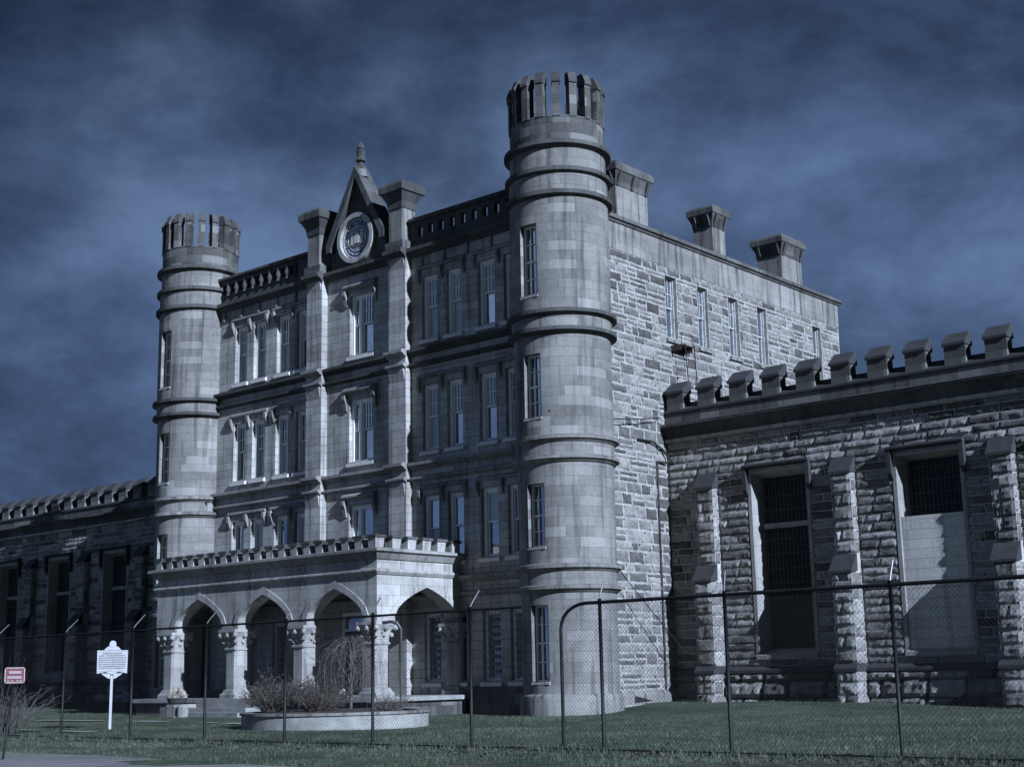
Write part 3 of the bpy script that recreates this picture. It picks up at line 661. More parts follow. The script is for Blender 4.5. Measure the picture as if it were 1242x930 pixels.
# porch with pointed arches
PY, PX0, PX1 = -4.38, -16.55, -4.36          # outer front plane, left end, outer right plane
def arch_pts(c, hw_, z0, rise, n=14):
    pts = []
    for i in range(n+1):
        s = i/n; x = s
        z = (1-s*s)**.5*.50+.50*(1-s)
        pts.append((c-hw_*s, z0+rise*z))
    L_ = pts[::-1]; return L_+[(2*c-x, z) for x, z in pts[1:]]
def arcade(mb, u0, u1, zt, arches, thick, z0=3.1):
    edges = [u0]+[x for c, hw_, *_ in arches for x in (c-hw_, c+hw_)]+[u1]
    for dd in (0, -thick):
        for a, b_ in zip(edges[::2], edges[1::2]):
            if b_-a > .01: mb.face([(a, z0, dd), (b_, z0, dd), (b_, zt, dd), (a, zt, dd)])
        for c, hw_, zs, rise in arches:
            p = arch_pts(c, hw_, zs, rise)
            p = [(c-hw_, z0)]+p+[(c+hw_, z0)] if zs > z0+.01 else p
            for (x0, y0), (x1, y1) in zip(p, p[1:]):
                if x1-x0 > 1e-5: mb.face([(x0, y0, dd), (x1, y1, dd), (x1, zt, dd), (x0, zt, dd)])
    for c, hw_, zs, rise in arches:
        p = arch_pts(c, hw_, zs, rise); p = [(c-hw_, z0)]+p+[(c+hw_, z0)]
        for (x0, y0), (x1, y1) in zip(p, p[1:]): mb.face([(x0, y0, 0), (x1, y1, 0), (x1, y1, -thick), (x0, y0, -thick)])
    for a, b_ in zip(edges[::2], edges[1::2]): mb.face([(a, z0, 0), (b_, z0, 0), (b_, z0, -thick), (a, z0, -thick)])
    for u in (u0, u1): mb.face([(u, z0, 0), (u, zt, 0), (u, zt, -thick), (u, z0, -thick)])
ARF = [(-13.95, 1.42, 3.3, .95), (-10.2, 1.38, 3.3, .95), (-6.42, 1.42, 3.3, .95)]
PF = lambda u, v, d: (u, PY-d, v)
PR = lambda u, v, d: (PX1+d, u, v)
mb = MB(PF); arcade(mb, PX0, PX1, 5.4, ARF, .55)
mb.F = PR; arcade(mb, PY+.55, YW+.0, 5.4, [(-2.05, 1.5, 3.3, .95)], .55)
mb.F = lambda u, v, d: (PX0-d, u, v); arcade(mb, PY+.55, YW+.0, 5.4, [(-2.05, 1.5, 3.3, .95)], .55)
porch = mb.build('portico', 'porch', PB)
mb = MB(PF)                                    # raised voussoir rings
for c, hw_, zs, rise in ARF:
    p0, p1 = arch_pts(c, hw_+.015, zs, rise+.015), arch_pts(c, hw_+.26, zs, rise+.27)
    mb = MB(PF)
    for k in range(len(p0)-1): mb.hexa([(*p0[k], .0), (*p0[k+1], .0), (*p1[k+1], .0), (*p1[k], .0)], [(*p0[k], .035), (*p0[k+1], .035), (*p1[k+1], .035), (*p1[k], .035)])
    mb.build('arch_ring', 'porch', porch)
mb = MB(PR); c, hw_, zs, rise = (-2.05, 1.5, 3.3, .95); p0, p1 = arch_pts(c, hw_+.015, zs, rise+.015), arch_pts(c, hw_+.24, zs, rise+.27)
for k in range(len(p0)-1): mb.hexa([(*p0[k], .0), (*p0[k+1], .0), (*p1[k+1], .0), (*p1[k], .0)], [(*p0[k], .035), (*p0[k+1], .035), (*p1[k+1], .035), (*p1[k], .035)])
mb.build('arch_ring', 'porch', porch)
def belt(prf, mat, name):                      # runs round front and right side with a mitre
    mb = MB(iden); n = len(prf)
    for k in range(n):
        (d0, z0), (d1, z1) = prf[k], prf[(k+1) % n]
        mb.face([(PX0-d0, PY-d0, z0), (PX1+d0, PY-d0, z0), (PX1+d1, PY-d1, z1), (PX0-d1, PY-d1, z1)])
        mb.face([(PX1+d0, PY-d0, z0), (PX1+d0, YW-.001, z0), (PX1+d1, YW-.001, z1), (PX1+d1, PY-d1, z1)])
        mb.face([(PX0-d0, PY-d0, z0), (PX0-d0, YW-.001, z0), (PX0-d1, YW-.001, z1), (PX0-d1, PY-d1, z1)])
    mb.build(name, mat, porch)
belt([(0, 4.62), (.05, 4.64), (.12, 4.74), (.12, 4.8), (0, 4.84)], 'porch', 'porch_moulding')
belt([(0, 5.12), (.06, 5.14), (.20, 5.34), (.30, 5.38), (.30, 5.47), (.0, 5.53)], 'trim', 'porch_cornice')
mb = MB(iden); mb.box(PX0+.02, PX1-.02, PY+.02, YW-.002, 5.39, 5.5); mb.build('porch_roof', 'soot', porch)
mb = MB(iden); mb.box(PX0+.5, PX1-.5, PY+.5, YW-.004, 4.5, 4.6); mb.build('porch_ceiling', 'wood', porch)
def pmerlon(x, y, wx, wy):
    mb = MB(iden); e = .0
    mb.hexa([(x-wx*.42, y-wy*.42, 5.5), (x+wx*.42, y-wy*.42, 5.5), (x+wx*.42, y+wy*.42, 5.5), (x-wx*.42, y+wy*.42, 5.5)], [(x-wx/2, y-wy/2, 5.84), (x+wx/2, y-wy/2, 5.84), (x+wx/2, y+wy/2, 5.84), (x-wx/2, y+wy/2, 5.84)])
    o = mb.build('porch_merlon', 'porch', porch)
    mb = MB(iden); mb.box(x-wx/2-.04, x+wx/2+.04, y-wy/2-.04, y+wy/2+.04, 5.843, 5.93); mb.build('porch_merlon_cap', 'soot', porch)
for k in range(19): pmerlon(-16.32+k*.659, PY+.05, .38, .42)
for k in range(1, 6): pmerlon(PX1-.05, PY+.05+k*.72, .42, .42)
mb = MB(iden); mb.box(PX0+.35, PX1-.35, PY+.3, PY+.4, 5.5, 5.72); mb.box(PX1-.4, PX1-.3, PY+.4, YW-.01, 5.5, 5.72); mb.build('porch_parapet', 'soot', porch)
def pillar(x, y, k_=1.):
    mb = MB(iden); s = .30
    def octa(hw_, ch, z): return [(x-hw_+ch, y-hw_, z), (x+hw_-ch, y-hw_, z), (x+hw_, y-hw_+ch, z), (x+hw_, y+hw_-ch, z), (x+hw_-ch, y+hw_, z), (x-hw_+ch, y+hw_, z), (x-hw_, y+hw_-ch, z), (x-hw_, y-hw_+ch, z)]
    def loft(mb, lv):
        for (h0, c0, z0), (h1, c1, z1) in zip(lv, lv[1:]):
            p0, p1 = octa(h0, c0, z0), octa(h1, c1, z1)
            for k in range(8): mb.face([p0[k], p0[(k+1) % 8], p1[(k+1) % 8], p1[k]])
        mb.face(octa(*lv[-1])); mb.face(octa(*lv[0])[::-1])
    loft(mb, [(.43, .02, .67), (.43, .02, .8), (.38, .06, .86), (.36, .08, .95), (s, .08, .98), (s, .08, 2.36)])
    o = mb.build('column', 'porch', porch)
    mb = MB(iden); loft(mb, [(.34, .06, 2.36), (.35, .06, 2.42), (.31, .06, 2.45), (.32, .06, 2.6), (.37, .08, 2.8), (.46, .06, 2.95), (.5, .02, 3.0), (.5, .02, 3.1)])
    k = 0
    for sx in (-1, 0, 1):
        for sy in (-1, 0, 1):
            if sx or sy:
                for zz, rr, oo in ((2.9, .11, .43), (2.66, .09, .34)):
                    k += 1; mb.blob((x+sx*oo, y+sy*oo, zz), rr, k*3.1+x, (1, 1, 1.1))
    for q in range(10):
        a = random.uniform(0, 6.28); mb.blob((x+.38*math.cos(a), y+.38*math.sin(a), random.uniform(2.55, 2.95)), random.uniform(.05, .09), q*1.7+y)
    mb.build('capital', 'porch', porch)
for x in (-15.78, -12.0, -8.28): pillar(x, PY+.3)
pillar(-4.72, PY+.34)
pillar(PX1-.33, YW+.14); pillar(-16.1, YW+.14)
mb = MB(iden)                                  # raised floor of the porch and its steps
mb.box(-17.1, -3.8, PY-.65, YW-.003, .53, .67); mb.build('porch_floor', 'concrete', porch)
mb = MB(iden); mb.box(-16.95, -3.95, PY-.5, YW-.003, -.2, .529); mb.build('porch_plinth', 'crown', porch)
for k in range(4):
    mb = MB(iden); z1 = .52-k*.15; mb.box(-12.6, -9.4, PY-.65-.34*(k+1), PY-.651-.34*k, -.2, z1); mb.build('step', 'concrete', porch)
mb = MB(iden); mb.box(-13.05, -12.62, PY-1.95, PY-.56, -.2, .50); mb.build('step_cheek', 'porch', porch)
mb = MB(iden); mb.prof([(-12.61, -.1), (-12.2, -.1), (-12.2, .3), (-12.32, .5), (-12.5, .55), (-12.61, .5)], 0, 1) if False else None
for k in range(5): pass
mb.lathe([(.0, .3), (.2, .3), (.19, .42), (.12, .5), (0, .52)], (-12.35, PY-1.75), 14); mb.lathe([(.18, -.1), (.2, .3), (0, .3)], (-12.35, PY-1.75), 14); mb.build('step_newel', 'porch', porch)

# ------------------------------------------------------------------ the two cell blocks
def tall_window(parent, c, half=.90, z0=1.9, z1=7.85, short=False):
    a, b_ = c-half, c+half; dp = .55; O = half+.17; jm = .13
    mb = MB(WG)
    for sg in (-1, 1):                         # splayed jambs
        p = [(c+sg*(O+jm), .03), (c+sg*O, .03), (c+sg*half, -dp), (c+sg*(O+jm), -dp)]
        mb.hexa([(u, z0-.25, d) for u, d in p], [(u, z1+.22, d) for u, d in p])
    mb.prof([(.028, z1+.2), (-dp, z1), (-dp, z1+.3), (.028, z1+.3)], c-O-jm+.002, c+O+jm-.002); mb.prof([(-dp, z0-.25), (.12, z0-.25), (.12, z0-.12), (-dp, z0+.12)], c-O-.1, c+O+.1)
    o = mb.build('window', 'jamb', parent)
    zz = 6.05 if short else z0
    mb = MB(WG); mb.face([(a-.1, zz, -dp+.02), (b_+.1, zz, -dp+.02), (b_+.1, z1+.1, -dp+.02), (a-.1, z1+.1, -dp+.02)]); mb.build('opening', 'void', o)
    mb = MB(WG); k = a+.1
    while k < b_-.04: mb.box(k-.014, k+.014, zz, z1, -dp+.10, -dp+.125); k += .145
    y = zz+.3
    while y < z1: mb.box(a, b_, y-.017, y+.017, -dp+.126, -dp+.14); y += .42 if short else .5
    mb.build('bars', 'bars', o)
    mb = MB(WG)
    if short:
        mb.box(c-1.06, c+1.06, z0-.1, 6.02, -.20, -.03); mb.build('infill_panel', 'board', o)
    else:
        mb.box(a, b_, 6.08, 6.26, -dp+.03, -dp+.16); mb.build('transom', 'jamb', o)
    mb = MB(WG)                                # square label mould with long drops
    mb.prof([(0, z1+.30), (.22, z1+.33), (.26, z1+.37), (.26, z1+.43), (0, z1+.5)], c-O-jm-.1, c+O+jm+.1)
    for x0 in (c-O-jm-.1, c+O+jm-.04): mb.prof([(.031, z1-.62), (.1, z1-.6), (.2, z1-.42), (.22, z1+.325), (.031, z1+.29)], x0, x0+.14)
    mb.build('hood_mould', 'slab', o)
    return o
def buttress(parent, x, rng):
    a, b_ = x-.35, x+.35; d1, d2 = .34, .68
    mb = MB(WG); mb.box(a, b_, .0, 1.3, 0, d2+.1); mb.box(a, b_, 1.3, 4.45, 0, d2); mb.box(a, b_, 4.45, 7.7, 0, d1)
    o = mb.build('buttress', 'mortar_wing', parent)
    mb = MB(WG)
    for z0, z1, dd in ((.05, 1.22, d2+.1), (1.45, 4.34, d2), (4.95, 7.6, d1)):
        mb.F = lambda u, v, d, dd=dd: (u, YWG-dd-d, v); rock_blocks(mb, a, b_, z0, z1, [], rng, bl=(.36, .7), amp=.055, gap=.03, cell=.09, tone=(.2, 1))
        for sg, xx in ((1, b_), (-1, a)):
            mb.F = lambda u, v, d, xx=xx, sg=sg: (xx+sg*d, YWG-u, v); rock_blocks(mb, .02, dd-.01, z0, z1, [], rng, bl=(.3, .6), amp=.035, gap=.025, cell=.1, tone=(.3, 1))
    mb.build('buttress_rock', 'rock_wing', o, tone=True)
    for pr in ([(0, 7.66), (d1+.1, 7.6), (d1+.1, 7.68), (.02, 8.22), (0, 8.22)], [(d1, 4.38), (d2+.1, 4.32), (d2+.1, 4.4), (d1+.0, 4.95), (d1-.02, 4.95)], [(0, 1.22), (d2+.18, 1.2), (d2+.18, 1.3), (d2+.005, 1.46), (0, 1.46)]):
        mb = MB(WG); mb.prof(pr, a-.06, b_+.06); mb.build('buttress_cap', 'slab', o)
def cell_block(root, x0, x1, wins, butts, seed, m0, mstep):
    rng = random.Random(seed)
    ops = [(c-1.17, c+1.17, 1.75, 8.0, .06) for c, sh in wins]
    mb = MB(WG); mb.holes(x0, x1, -.2, 9.55, ops); mb.build('wall', 'mortar_wing', root)
    bo = [(c-1.21, c+1.21, 1.63, 8.12) for c, sh in wins]+[(x-.35, x+.35, 0, 8.1) for x in butts]
    mb = MB(WG); rock_blocks(mb, x0, x1, 1.42, 9.5, bo, rng, ch=(.23, .33), bl=(.4, 1.5), amp=.04, gap=.03, cell=.085, split=.0)
    mb.F = lambda u, v, d: (u, YWG-.12-d, v); rock_blocks(mb, x0, x1, -.1, 1.2, [(x-.35, x+.35, -1, 2) for x in butts], rng, ch=(.4, .6), bl=(.6, 1.5), amp=.10, gap=.04, cell=.12)
    mb.build('rock_face', 'rock_wing', root, tone=True)
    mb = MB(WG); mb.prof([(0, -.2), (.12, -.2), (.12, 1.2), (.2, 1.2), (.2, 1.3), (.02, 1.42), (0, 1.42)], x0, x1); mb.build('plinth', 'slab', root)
    mb = MB(WG); mb.prof([(-.5, 9.605), (.10, 9.605), (.14, 9.8), (.3, 9.98), (.42, 10.02), (.42, 10.10), (.1, 10.18), (-.5, 10.18)], x0, x1); mb.build('cornice', 'soot', root)  # cove shade put into the colour by using the dark stone
    mb = MB(WG); mb.prof([(0, 9.46), (.12, 9.49), (.17, 9.54), (.17, 9.60), (0, 9.60)], x0, x1); mb.build('cornice_moulding', 'porch', root)  # pale stone here so the moulding looks sunlit under the cornice
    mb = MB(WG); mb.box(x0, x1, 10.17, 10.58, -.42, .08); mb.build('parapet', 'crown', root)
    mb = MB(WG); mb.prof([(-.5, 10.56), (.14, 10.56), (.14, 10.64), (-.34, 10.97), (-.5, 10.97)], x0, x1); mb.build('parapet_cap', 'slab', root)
    first = None; x = m0
    while x < x1-.5:
        if x > x0-.01:
            if first is None:
                mb = MB(WG); mb.box(x, x+.7, 10.6, 11.3, -.36, .10); first = mb.build('merlon', 'crown', root); fx = x
                mb = MB(WG); mb.prof([(-.42, 11.28), (.17, 11.28), (.17, 11.37), (-.3, 11.76), (-.42, 11.76)], x-.04, x+.74); mb.build('merlon_cap', 'slab', first)
            else: dup(first, root, dx=x-fx)
        x += mstep
    for x in butts: buttress(root, x, rng)
    for c, sh in wins: tall_window(root, c, short=sh)
    mb = MB(iden); mb.face([(x0, 5.9, 10.15), (x1, 5.9, 10.15), (x1, 19, 12.2), (x0, 19, 12.2)]); mb.face([(x0, 19, 0), (x1, 19, 0), (x1, 19, 12.2), (x0, 19, 12.2)]); mb.build('roof', 'soot', root)
    for xx in (x0, x1):
        mb = MB(iden); mb.face([(xx, 5.66, 0), (xx, 19, 0), (xx, 19, 12.2), (xx, 5.9, 10.15), (xx, 5.66, 10.15)]); mb.build('end_wall', 'mortar_wing', root)
CR = thing('cell_block', 'rough stone battlemented wing right of the tall block, one window half filled in', 'cell block', 'cell block wings')
cell_block(CR, .5, 27.0, [(5.02, False), (10.46, True), (15.7, False), (21.0, False)], [2.2, 7.55, 12.95, 18.3, 23.6], 21, .62, 1.342)
CL = thing('cell_block', 'rough stone battlemented wing left of the tall block, mostly in shadow', 'cell block', 'cell block wings')
cell_block(CL, -52.0, -20.3, [(-24.2, False), (-29.5, False), (-34.75, False), (-40.1, False), (-45.4, False)], [-21.5, -26.8, -32.2, -37.5, -42.8, -48.1], 33, -51.6, 1.312)

# ------------------------------------------------------------------ fixings on the walls
mb = MB(iden)
mb.tube([(.50, 4.95, 8.75), (.50, 4.95, .6)], .035); mb.tube([(.52, 3.8, 9.45), (.55, 4.6, 9.45), (.55, 5.3, 9.2), (.58, 5.5, 9.0), (.6, 5.5, 8.75), (.5, 4.95, 8.75)], .04); mb.build('conduit_pipe', 'cable', PB)
mb = MB(iden); mb.box(.62, 1.5, 1.6, 5.55, -.15, .16); mb.box(.62, 1.0, 1.6, 5.5, .16, .24); mb.build('apron_slab', 'concrete', PB)
mb = MB(RT); mb.poly([(2.9, .28), (4.0, .33), (2.95, .52)], .1605, .166); mb.build('cellar_vent', 'void', PB)
LB = thing('fire_ladder', 'rusty iron ladder and small landing under the first upper window of the side wall', 'ladder')
mb = MB(RT); mb.box(6.2, 7.0, 13.24, 13.28, .02, .5); mb.box(6.2, 6.24, 13.06, 13.24, .02, .45); mb.box(6.96, 7.0, 13.06, 13.24, .02, .45); mb.build('landing', 'rust', LB)
mb = MB(iden)
for y in (6.35, 6.95): mb.tube([(1.0, y, 13.3), (1.0, y+.25, 10.1)], .022)
mb.build('ladder_rail', 'rust', LB)
mb = MB(iden)
for k in range(10): z = 13.0-k*.3; mb.tube([(1.0, 6.35+.25*(13.3-z)/3.2, z), (1.0, 6.95+.25*(13.3-z)/3.2, z)], .014)
mb.build('rung', 'rust', LB)
mb = MB(iden)
for y in (6.25, 6.95): mb.tube([(.92, y, 13.28), (.92, y, 13.75)], .013)
mb.tube([(.92, 6.25, 13.75), (.92, 6.95, 13.75)], .013); mb.build('handrail', 'rust', LB)
def cable(p, q, sag, r, label, n=16):
    mb = MB(iden); p, q = Vector(p), Vector(q)
    mb.tube([p.lerp(q, i/n)-Vector((0, 0, sag*4*(i/n)*(1-i/n))) for i in range(n+1)], r, 5)
    return tag(mb.build('cable', 'cable', None), label, 'cable', 'cables slung from the towers')
cable((-18.3, -.75, 8.62), (-46, -2.5, 7.2), .3, .028, 'thin dark cable running left from the far tower in front of the shaded wing')
cable((.9, -1.62, 9.75), (.7, 5.0, 10.35), .15, .022, 'thin dark cable from the near tower to the corner of the right battlements')
cable((.75, 5.14, 10.36), (20, 5.12, 10.40), .06, .02, 'thin cable stretched along the foot of the right wing battlements')
cable((.35, -1.75, 8.2), (1.4, 5.2, 1.75), .12, .018, 'thin slanting cable from the near tower down towards the right wing')

# ------------------------------------------------------------------ chain link fence
FY = -17.7
def fence(root, xa, xb, posts, gate, top=2.45, zf=gz):
    zb = lambda x: gz(x, FY)
    for x, arm in posts:
        mb = MB(iden); z = zb(x); r = .031
        mb.tube([(x, FY, z-.2), (x, FY, z+top+.06)], r, 8); po = mb.build('post', 'post', root)
        if arm is not None:
            mb = MB(iden); mb.tube([(x, FY, z+top+.05), (x, FY+arm*.25, z+top+.14), (x, FY+arm, z+top+.36)], .016, 6); mb.build('barb_arm', 'galv', po)
    mb = MB(iden)
    if gate:
        z = zb(xa); pts = [(xa, FY, z-.2), (xa, FY, z+top-.42)]
        for k in range(1, 7): a = math.pi/2*k/6; pts.append((xa+.55*(1-math.cos(a)), FY, z+top-.42+.42*math.sin(a)))
        n = 10; pts += [(xa+.55+(xb-xa-.55)*k/n, FY, zb(xa+.55+(xb-xa-.55)*k/n)+top) for k in range(1, n+1)]
        mb.tube(pts, .03, 8)
    else:
        n = 16; mb.tube([(xa+(xb-xa)*k/n, FY, zb(xa+(xb-xa)*k/n)+top) for k in range(n+1)], .022, 8)
    mb.build('top_rail', 'post', root)
    mb = MB(iden); n = 16; mb.tube([(xa+(xb-xa)*k/n, FY, zb(xa+(xb-xa)*k/n)+.06) for k in range(n+1)], .012, 5); mb.build('bottom_wire', 'post', root)
    # woven mesh: every wire is modelled
    V, Fc = [], []; w_ = .0021; sp = .075; H = top-.06
    def wire(x0, z0, x1, z1):
        d = Vector((x1-x0, z1-z0)); nrm = Vector((-d.y, d.x)).normalized()*w_; i = len(V)
        g0, g1 = zb(x0), zb(x1)
        V.extend([(x0-nrm.x, FY, g0+z0-nrm.y), (x0+nrm.x, FY, g0+z0+nrm.y), (x0, FY-w_*1.4, g0+z0), (x1-nrm.x, FY, g1+z1-nrm.y), (x1+nrm.x, FY, g1+z1+nrm.y), (x1, FY-w_*1.4, g1+z1)])
        Fc.extend([(i, i+2, i+5, i+3), (i+2, i+1, i+4, i+5), (i+1, i, i+3, i+4)])
    k = xa-H
    while k < xb:
        for sg in (1, -1):
            x0, x1 = (k, k+H) if sg > 0 else (k+H, k); z0, z1 = .05, .05+H
            lo, hi = (xa, xb)
            s0 = 0. ; s1 = 1.
            dxx = x1-x0
            ta, tb = (lo-x0)/dxx, (hi-x0)/dxx
            s0, s1 = max(s0, min(ta, tb)), min(s1, max(ta, tb))
            if s1-s0 > .01: wire(x0+dxx*s0, z0+(z1-z0)*s0, x0+dxx*s1, z0+(z1-z0)*s1)
        k += sp
    me = bpy.data.meshes.new('wire_mesh'); me.from_pydata(V, [], Fc); me.materials.append(MT['post']); o = bpy.data.objects.new('wire_mesh', me); COL.objects.link(o); o.parent = root
FL = thing('chain_link_fence', 'long dark chain link fence on slim posts in front of the porch and left wing', 'fence', 'chain link fences')
fence(FL, -14.2, 13.35, [(-13.6, .3), (-10.6, .3), (-7.6, .3), (-4.4, .32), (-1.2, .32), (1.62, .3), (4.35, .3), (6.98, .28), (9.55, .2), (12.1, .25)], False)
FG = thing('chain_link_fence', 'dark chain link fence with a rounded corner frame on the lawn before the right wing', 'fence', 'chain link fences')
fence(FG, 14.2, 26.5, [(15.05, .12), (17.5, .06), (20.3, .14), (23.0, .14), (25.6, .14)], True)

# ------------------------------------------------------------------ signs
camp = M.translation
def face_cam(x, y, off=0): return math.atan2(camp.y-y, camp.x-x)+math.pi/2+off
def local(x, y, rot, z=0, k=1.):
    c, s = math.cos(rot), math.sin(rot)
    return lambda u, v, d: (x+u*k*c+d*s, y+u*k*s-d*c, z+v)      # +d towards the viewer side
mx_, my_ = -5.95, -13.25
HM = thing('historical_marker', 'white cast historical marker plate on a slim white post behind the fence', 'sign')
F_ = local(mx_, my_, face_cam(mx_, my_), gz(mx_, my_), .9)
mb = MB(F_); mb.box(-.04, .04, -.1, 1.5, -.04, .04); mb.build('post', 'bronze', HM)
mb = MB(F_); pts = [(-.46, 1.55), (-.2, 1.6), (0, 1.52), (.2, 1.6), (.46, 1.55), (.47, 2.2), (-.47, 2.2)]; mb.poly(pts, -.025, .025)
mb.prof([(.025, 2.16), (.04, 2.16), (.04, 2.2), (.025, 2.2)], -.47, .47); mb.prof([(.025, 1.62), (.04, 1.62), (.04, 1.645), (.025, 1.645)], -.42, .42); mb.build('plate', 'bronze', HM)
mb = MB(F_); mb.poly([(-.27, 2.21), (.27, 2.21), (.16, 2.30), (.08, 2.33), (-.08, 2.33), (-.16, 2.30)], -.02, .02); mb.poly([(.105*math.cos(k*math.pi/10), 2.37+.105*math.sin(k*math.pi/10)) for k in range(20)], -.03, .03); mb.build('crest', 'bronze', HM)
mb = MB(F_)
for sg in (-1, 1): mb.poly([(sg*.05, 1.40), (sg*.12, 1.42), (sg*.3, 1.53), (sg*.32, 1.56), (sg*.05, 1.55)][::sg], -.02, .02)
mb.build('bracket', 'bronze', HM)
mb = MB(F_); rg = random.Random(4)                # raised lettering, too small to read: rows of character strokes
for r_ in range(8):
    z = 2.11-r_*.06; x = -.42 if r_ else -.30; xe = .42 if r_ else .30; s_ = .036 if r_ else .042
    while x < xe:
        wl = rg.uniform(.04, .13)
        q = x
        while q < min(x+wl, xe):
            mb.box(q, q+.009, z-s_/2, z+s_/2, .025, .03); 
            if rg.random() < .6: mb.box(q+.008, q+.017, z-.004+rg.choice((-.007, 0, .007)), z+.003+rg.choice((-.007, 0, .007)), .025, .0295)
            q += .02
        x += wl+.02
mb.build('lettering', 'ink', HM)
rx, ry = 5.42, -22.77
RS = thing('warning_sign', 'small faded red sign with white lettering on a thin leaning post by the road', 'sign')
F_ = local(rx, ry, face_cam(rx, ry, -.1), gz(rx, ry))
mb = MB(iden); b0 = Vector(F_(-.14, -.1, 0)); b1 = Vector(F_(.0, 1.62, -.02)); mb.tube([b0, b1], .022, 6); mb.build('post', 'post', RS)
mb = MB(F_); pts = []
for cx2, cz2, a0 in ((.145, 1.60, 0), (-.145, 1.60, 90), (-.145, 1.38, 180), (.145, 1.38, 270)):
    for k in range(4): a = rad(a0+30*k); pts.append((cx2+.035*math.cos(a), cz2+.035*math.sin(a)))
mb.poly(pts, -.004, .008); mb.build('panel', 'red', RS)
mb = MB(F_)
for a, b_, c, d in ((-.155, .155, 1.618, 1.628), (-.155, .155, 1.352, 1.362), (-.172, -.162, 1.375, 1.605), (.162, .172, 1.375, 1.605)): mb.box(a, b_, c, d, .008, .010)
mb.build('panel_border', 'sealpale', RS)
mb = MB(F_); rg = random.Random(9)                # two blurred white lines, too small to read in the photo
for z, a, b_ in ((1.545, -.10, .115), (1.455, -.125, .115)):
    q = a
    while q < b_:
        mb.box(q, q+.006, z-.022, z+.022, .008, .011); mb.box(q+.006, q+.012, z-.022, z-.016, .008, .0105); mb.box(q+.006, q+.012, z+.004, z+.010, .008, .0104); q += .0155
for q in (-.13, -.06, .03, .09): mb.box(q, q+.04, 1.385, 1.395, .008, .0105)
mb.build('lettering', 'bronze', RS)

# ------------------------------------------------------------------ planter and plants
pc = (.15, -10.2); pr_ = 2.52
PL = thing('planter', 'low round concrete planter bed full of dry shrubs on the lawn before the porch', 'planter')
mb = MB(iden); mb.lathe([(pr_, -.2), (pr_, .36), (pr_-.22, .36), (pr_-.22, -.1)], pc, 64); mb.build('planter_wall', 'concrete', PL)
mb = MB(iden); mb.lathe([(pr_+.05, .362), (pr_+.05, .43), (pr_-.28, .43), (pr_-.28, .362), (pr_+.05, .362)], pc, 64); mb.build('coping', 'band', PL)
mb = MB(iden); mb.lathe([(pr_-.25, .33), (1.4, .44), (0, .5)], pc, 40); mb.build('soil', 'soil', PL)
def twig_shrub(name, label, c, rx_, rz_, n, mat, leaf=None, nleaf=0, seed=0, thick=.006, group=None, droop=0., up=.75):
    rg = random.Random(seed); root = thing(name, label, 'shrub', group); mb = MB(iden); lf = MB(iden)
    c = Vector(c)
    for i in range(n):
        a = rg.uniform(0, 6.283); rr = rg.random()**.6; base = c+Vector((math.cos(a)*rx_*.28*rr, math.sin(a)*rx_*.28*rr, 0))
        dirv = Vector((math.cos(a)*rr, math.sin(a)*rr, rg.uniform(up, 1.3))).normalized(); ln = rz_*rg.uniform(.6, 1.1)/max(.5, dirv.z)*.9
        p = base.copy(); pts = [p.copy()]; k = 5
        for j in range(k):
            dirv = (dirv+Vector((rg.gauss(0, .22), rg.gauss(0, .22), rg.gauss(-.04-droop, .1)))).normalized(); p = p+dirv*ln/k; pts.append(p.copy())
        mb.tube(pts, thick*1.4, 3, thick*.5, close=False)
        for j in range(2, k+1):
            for q in range(2):
                d2 = (dirv+Vector((rg.gauss(0, .8), rg.gauss(0, .8), rg.gauss(.1, .5)))).normalized(); s0 = pts[j]; e = s0+d2*ln*rg.uniform(.12, .3)
                mb.tube([s0, (s0+e)/2+Vector((rg.gauss(0, .02), rg.gauss(0, .02), .01)), e], thick*.7, 3, thick*.35, close=False)
                if leaf and rg.random() < nleaf:
                    for _ in range(3):
                        o_ = s0.lerp(e, rg.random()); v1 = Vector((rg.gauss(0, 1), rg.gauss(0, 1), rg.gauss(0, 1))).normalized()*.035; v2 = v1.orthogonal().normalized()*.018
                        lf.face([o_-v2, o_+v1, o_+v2, o_-v1*.4])
    mb.build('stems', mat, root)
    if lf.f: lf.build('leaves', leaf, root)
    return root
zs = .42
twig_shrub('shrub', 'large rounded dry brown shrub in the middle of the planter', (-.35, -10.4, zs), 1.2, .8, 300, 'twig', 'dryleaf', .35, 1, .007)
twig_shrub('shrub', 'brown leafy shrub at the left end of the planter, beside the steps', (-1.55, -11.0, zs), .6, .95, 100, 'twig', 'dryleaf', .9, 2, .006)
twig_shrub('shrub', 'low dark dry shrub between the two taller ones in the planter', (-1.1, -11.4, zs), .8, .6, 140, 'twig', 'dryleaf', .4, 3, .006)
twig_shrub('shrub', 'low grey bare shrub at the right end of the planter', (1.5, -9.5, zs), 1.1, .42, 120, 'twigg', None, 0, 4, .005)
twig_shrub('shrub', 'small brown tuft at the front of the planter', (.6, -11.2, zs), .8, .55, 120, 'twig', 'dryleaf', .3, 5, .005)
wt = twig_shrub('weeping_tree', 'small bare weeping tree with hanging grey twigs before the corner column', (.1, -9.6, 1.1), .5, 1.2, 10, 'twigg', None, 0, 6, .012)
wt['category'] = 'tree'
rg = random.Random(3); mb = MB(iden); mb.tube([(.1, -9.6, .3), (.14, -9.62, 1.2), (.1, -9.6, 2.1)], .045, 8, .03); mb.build('trunk', 'twigg', wt)
mb = MB(iden)
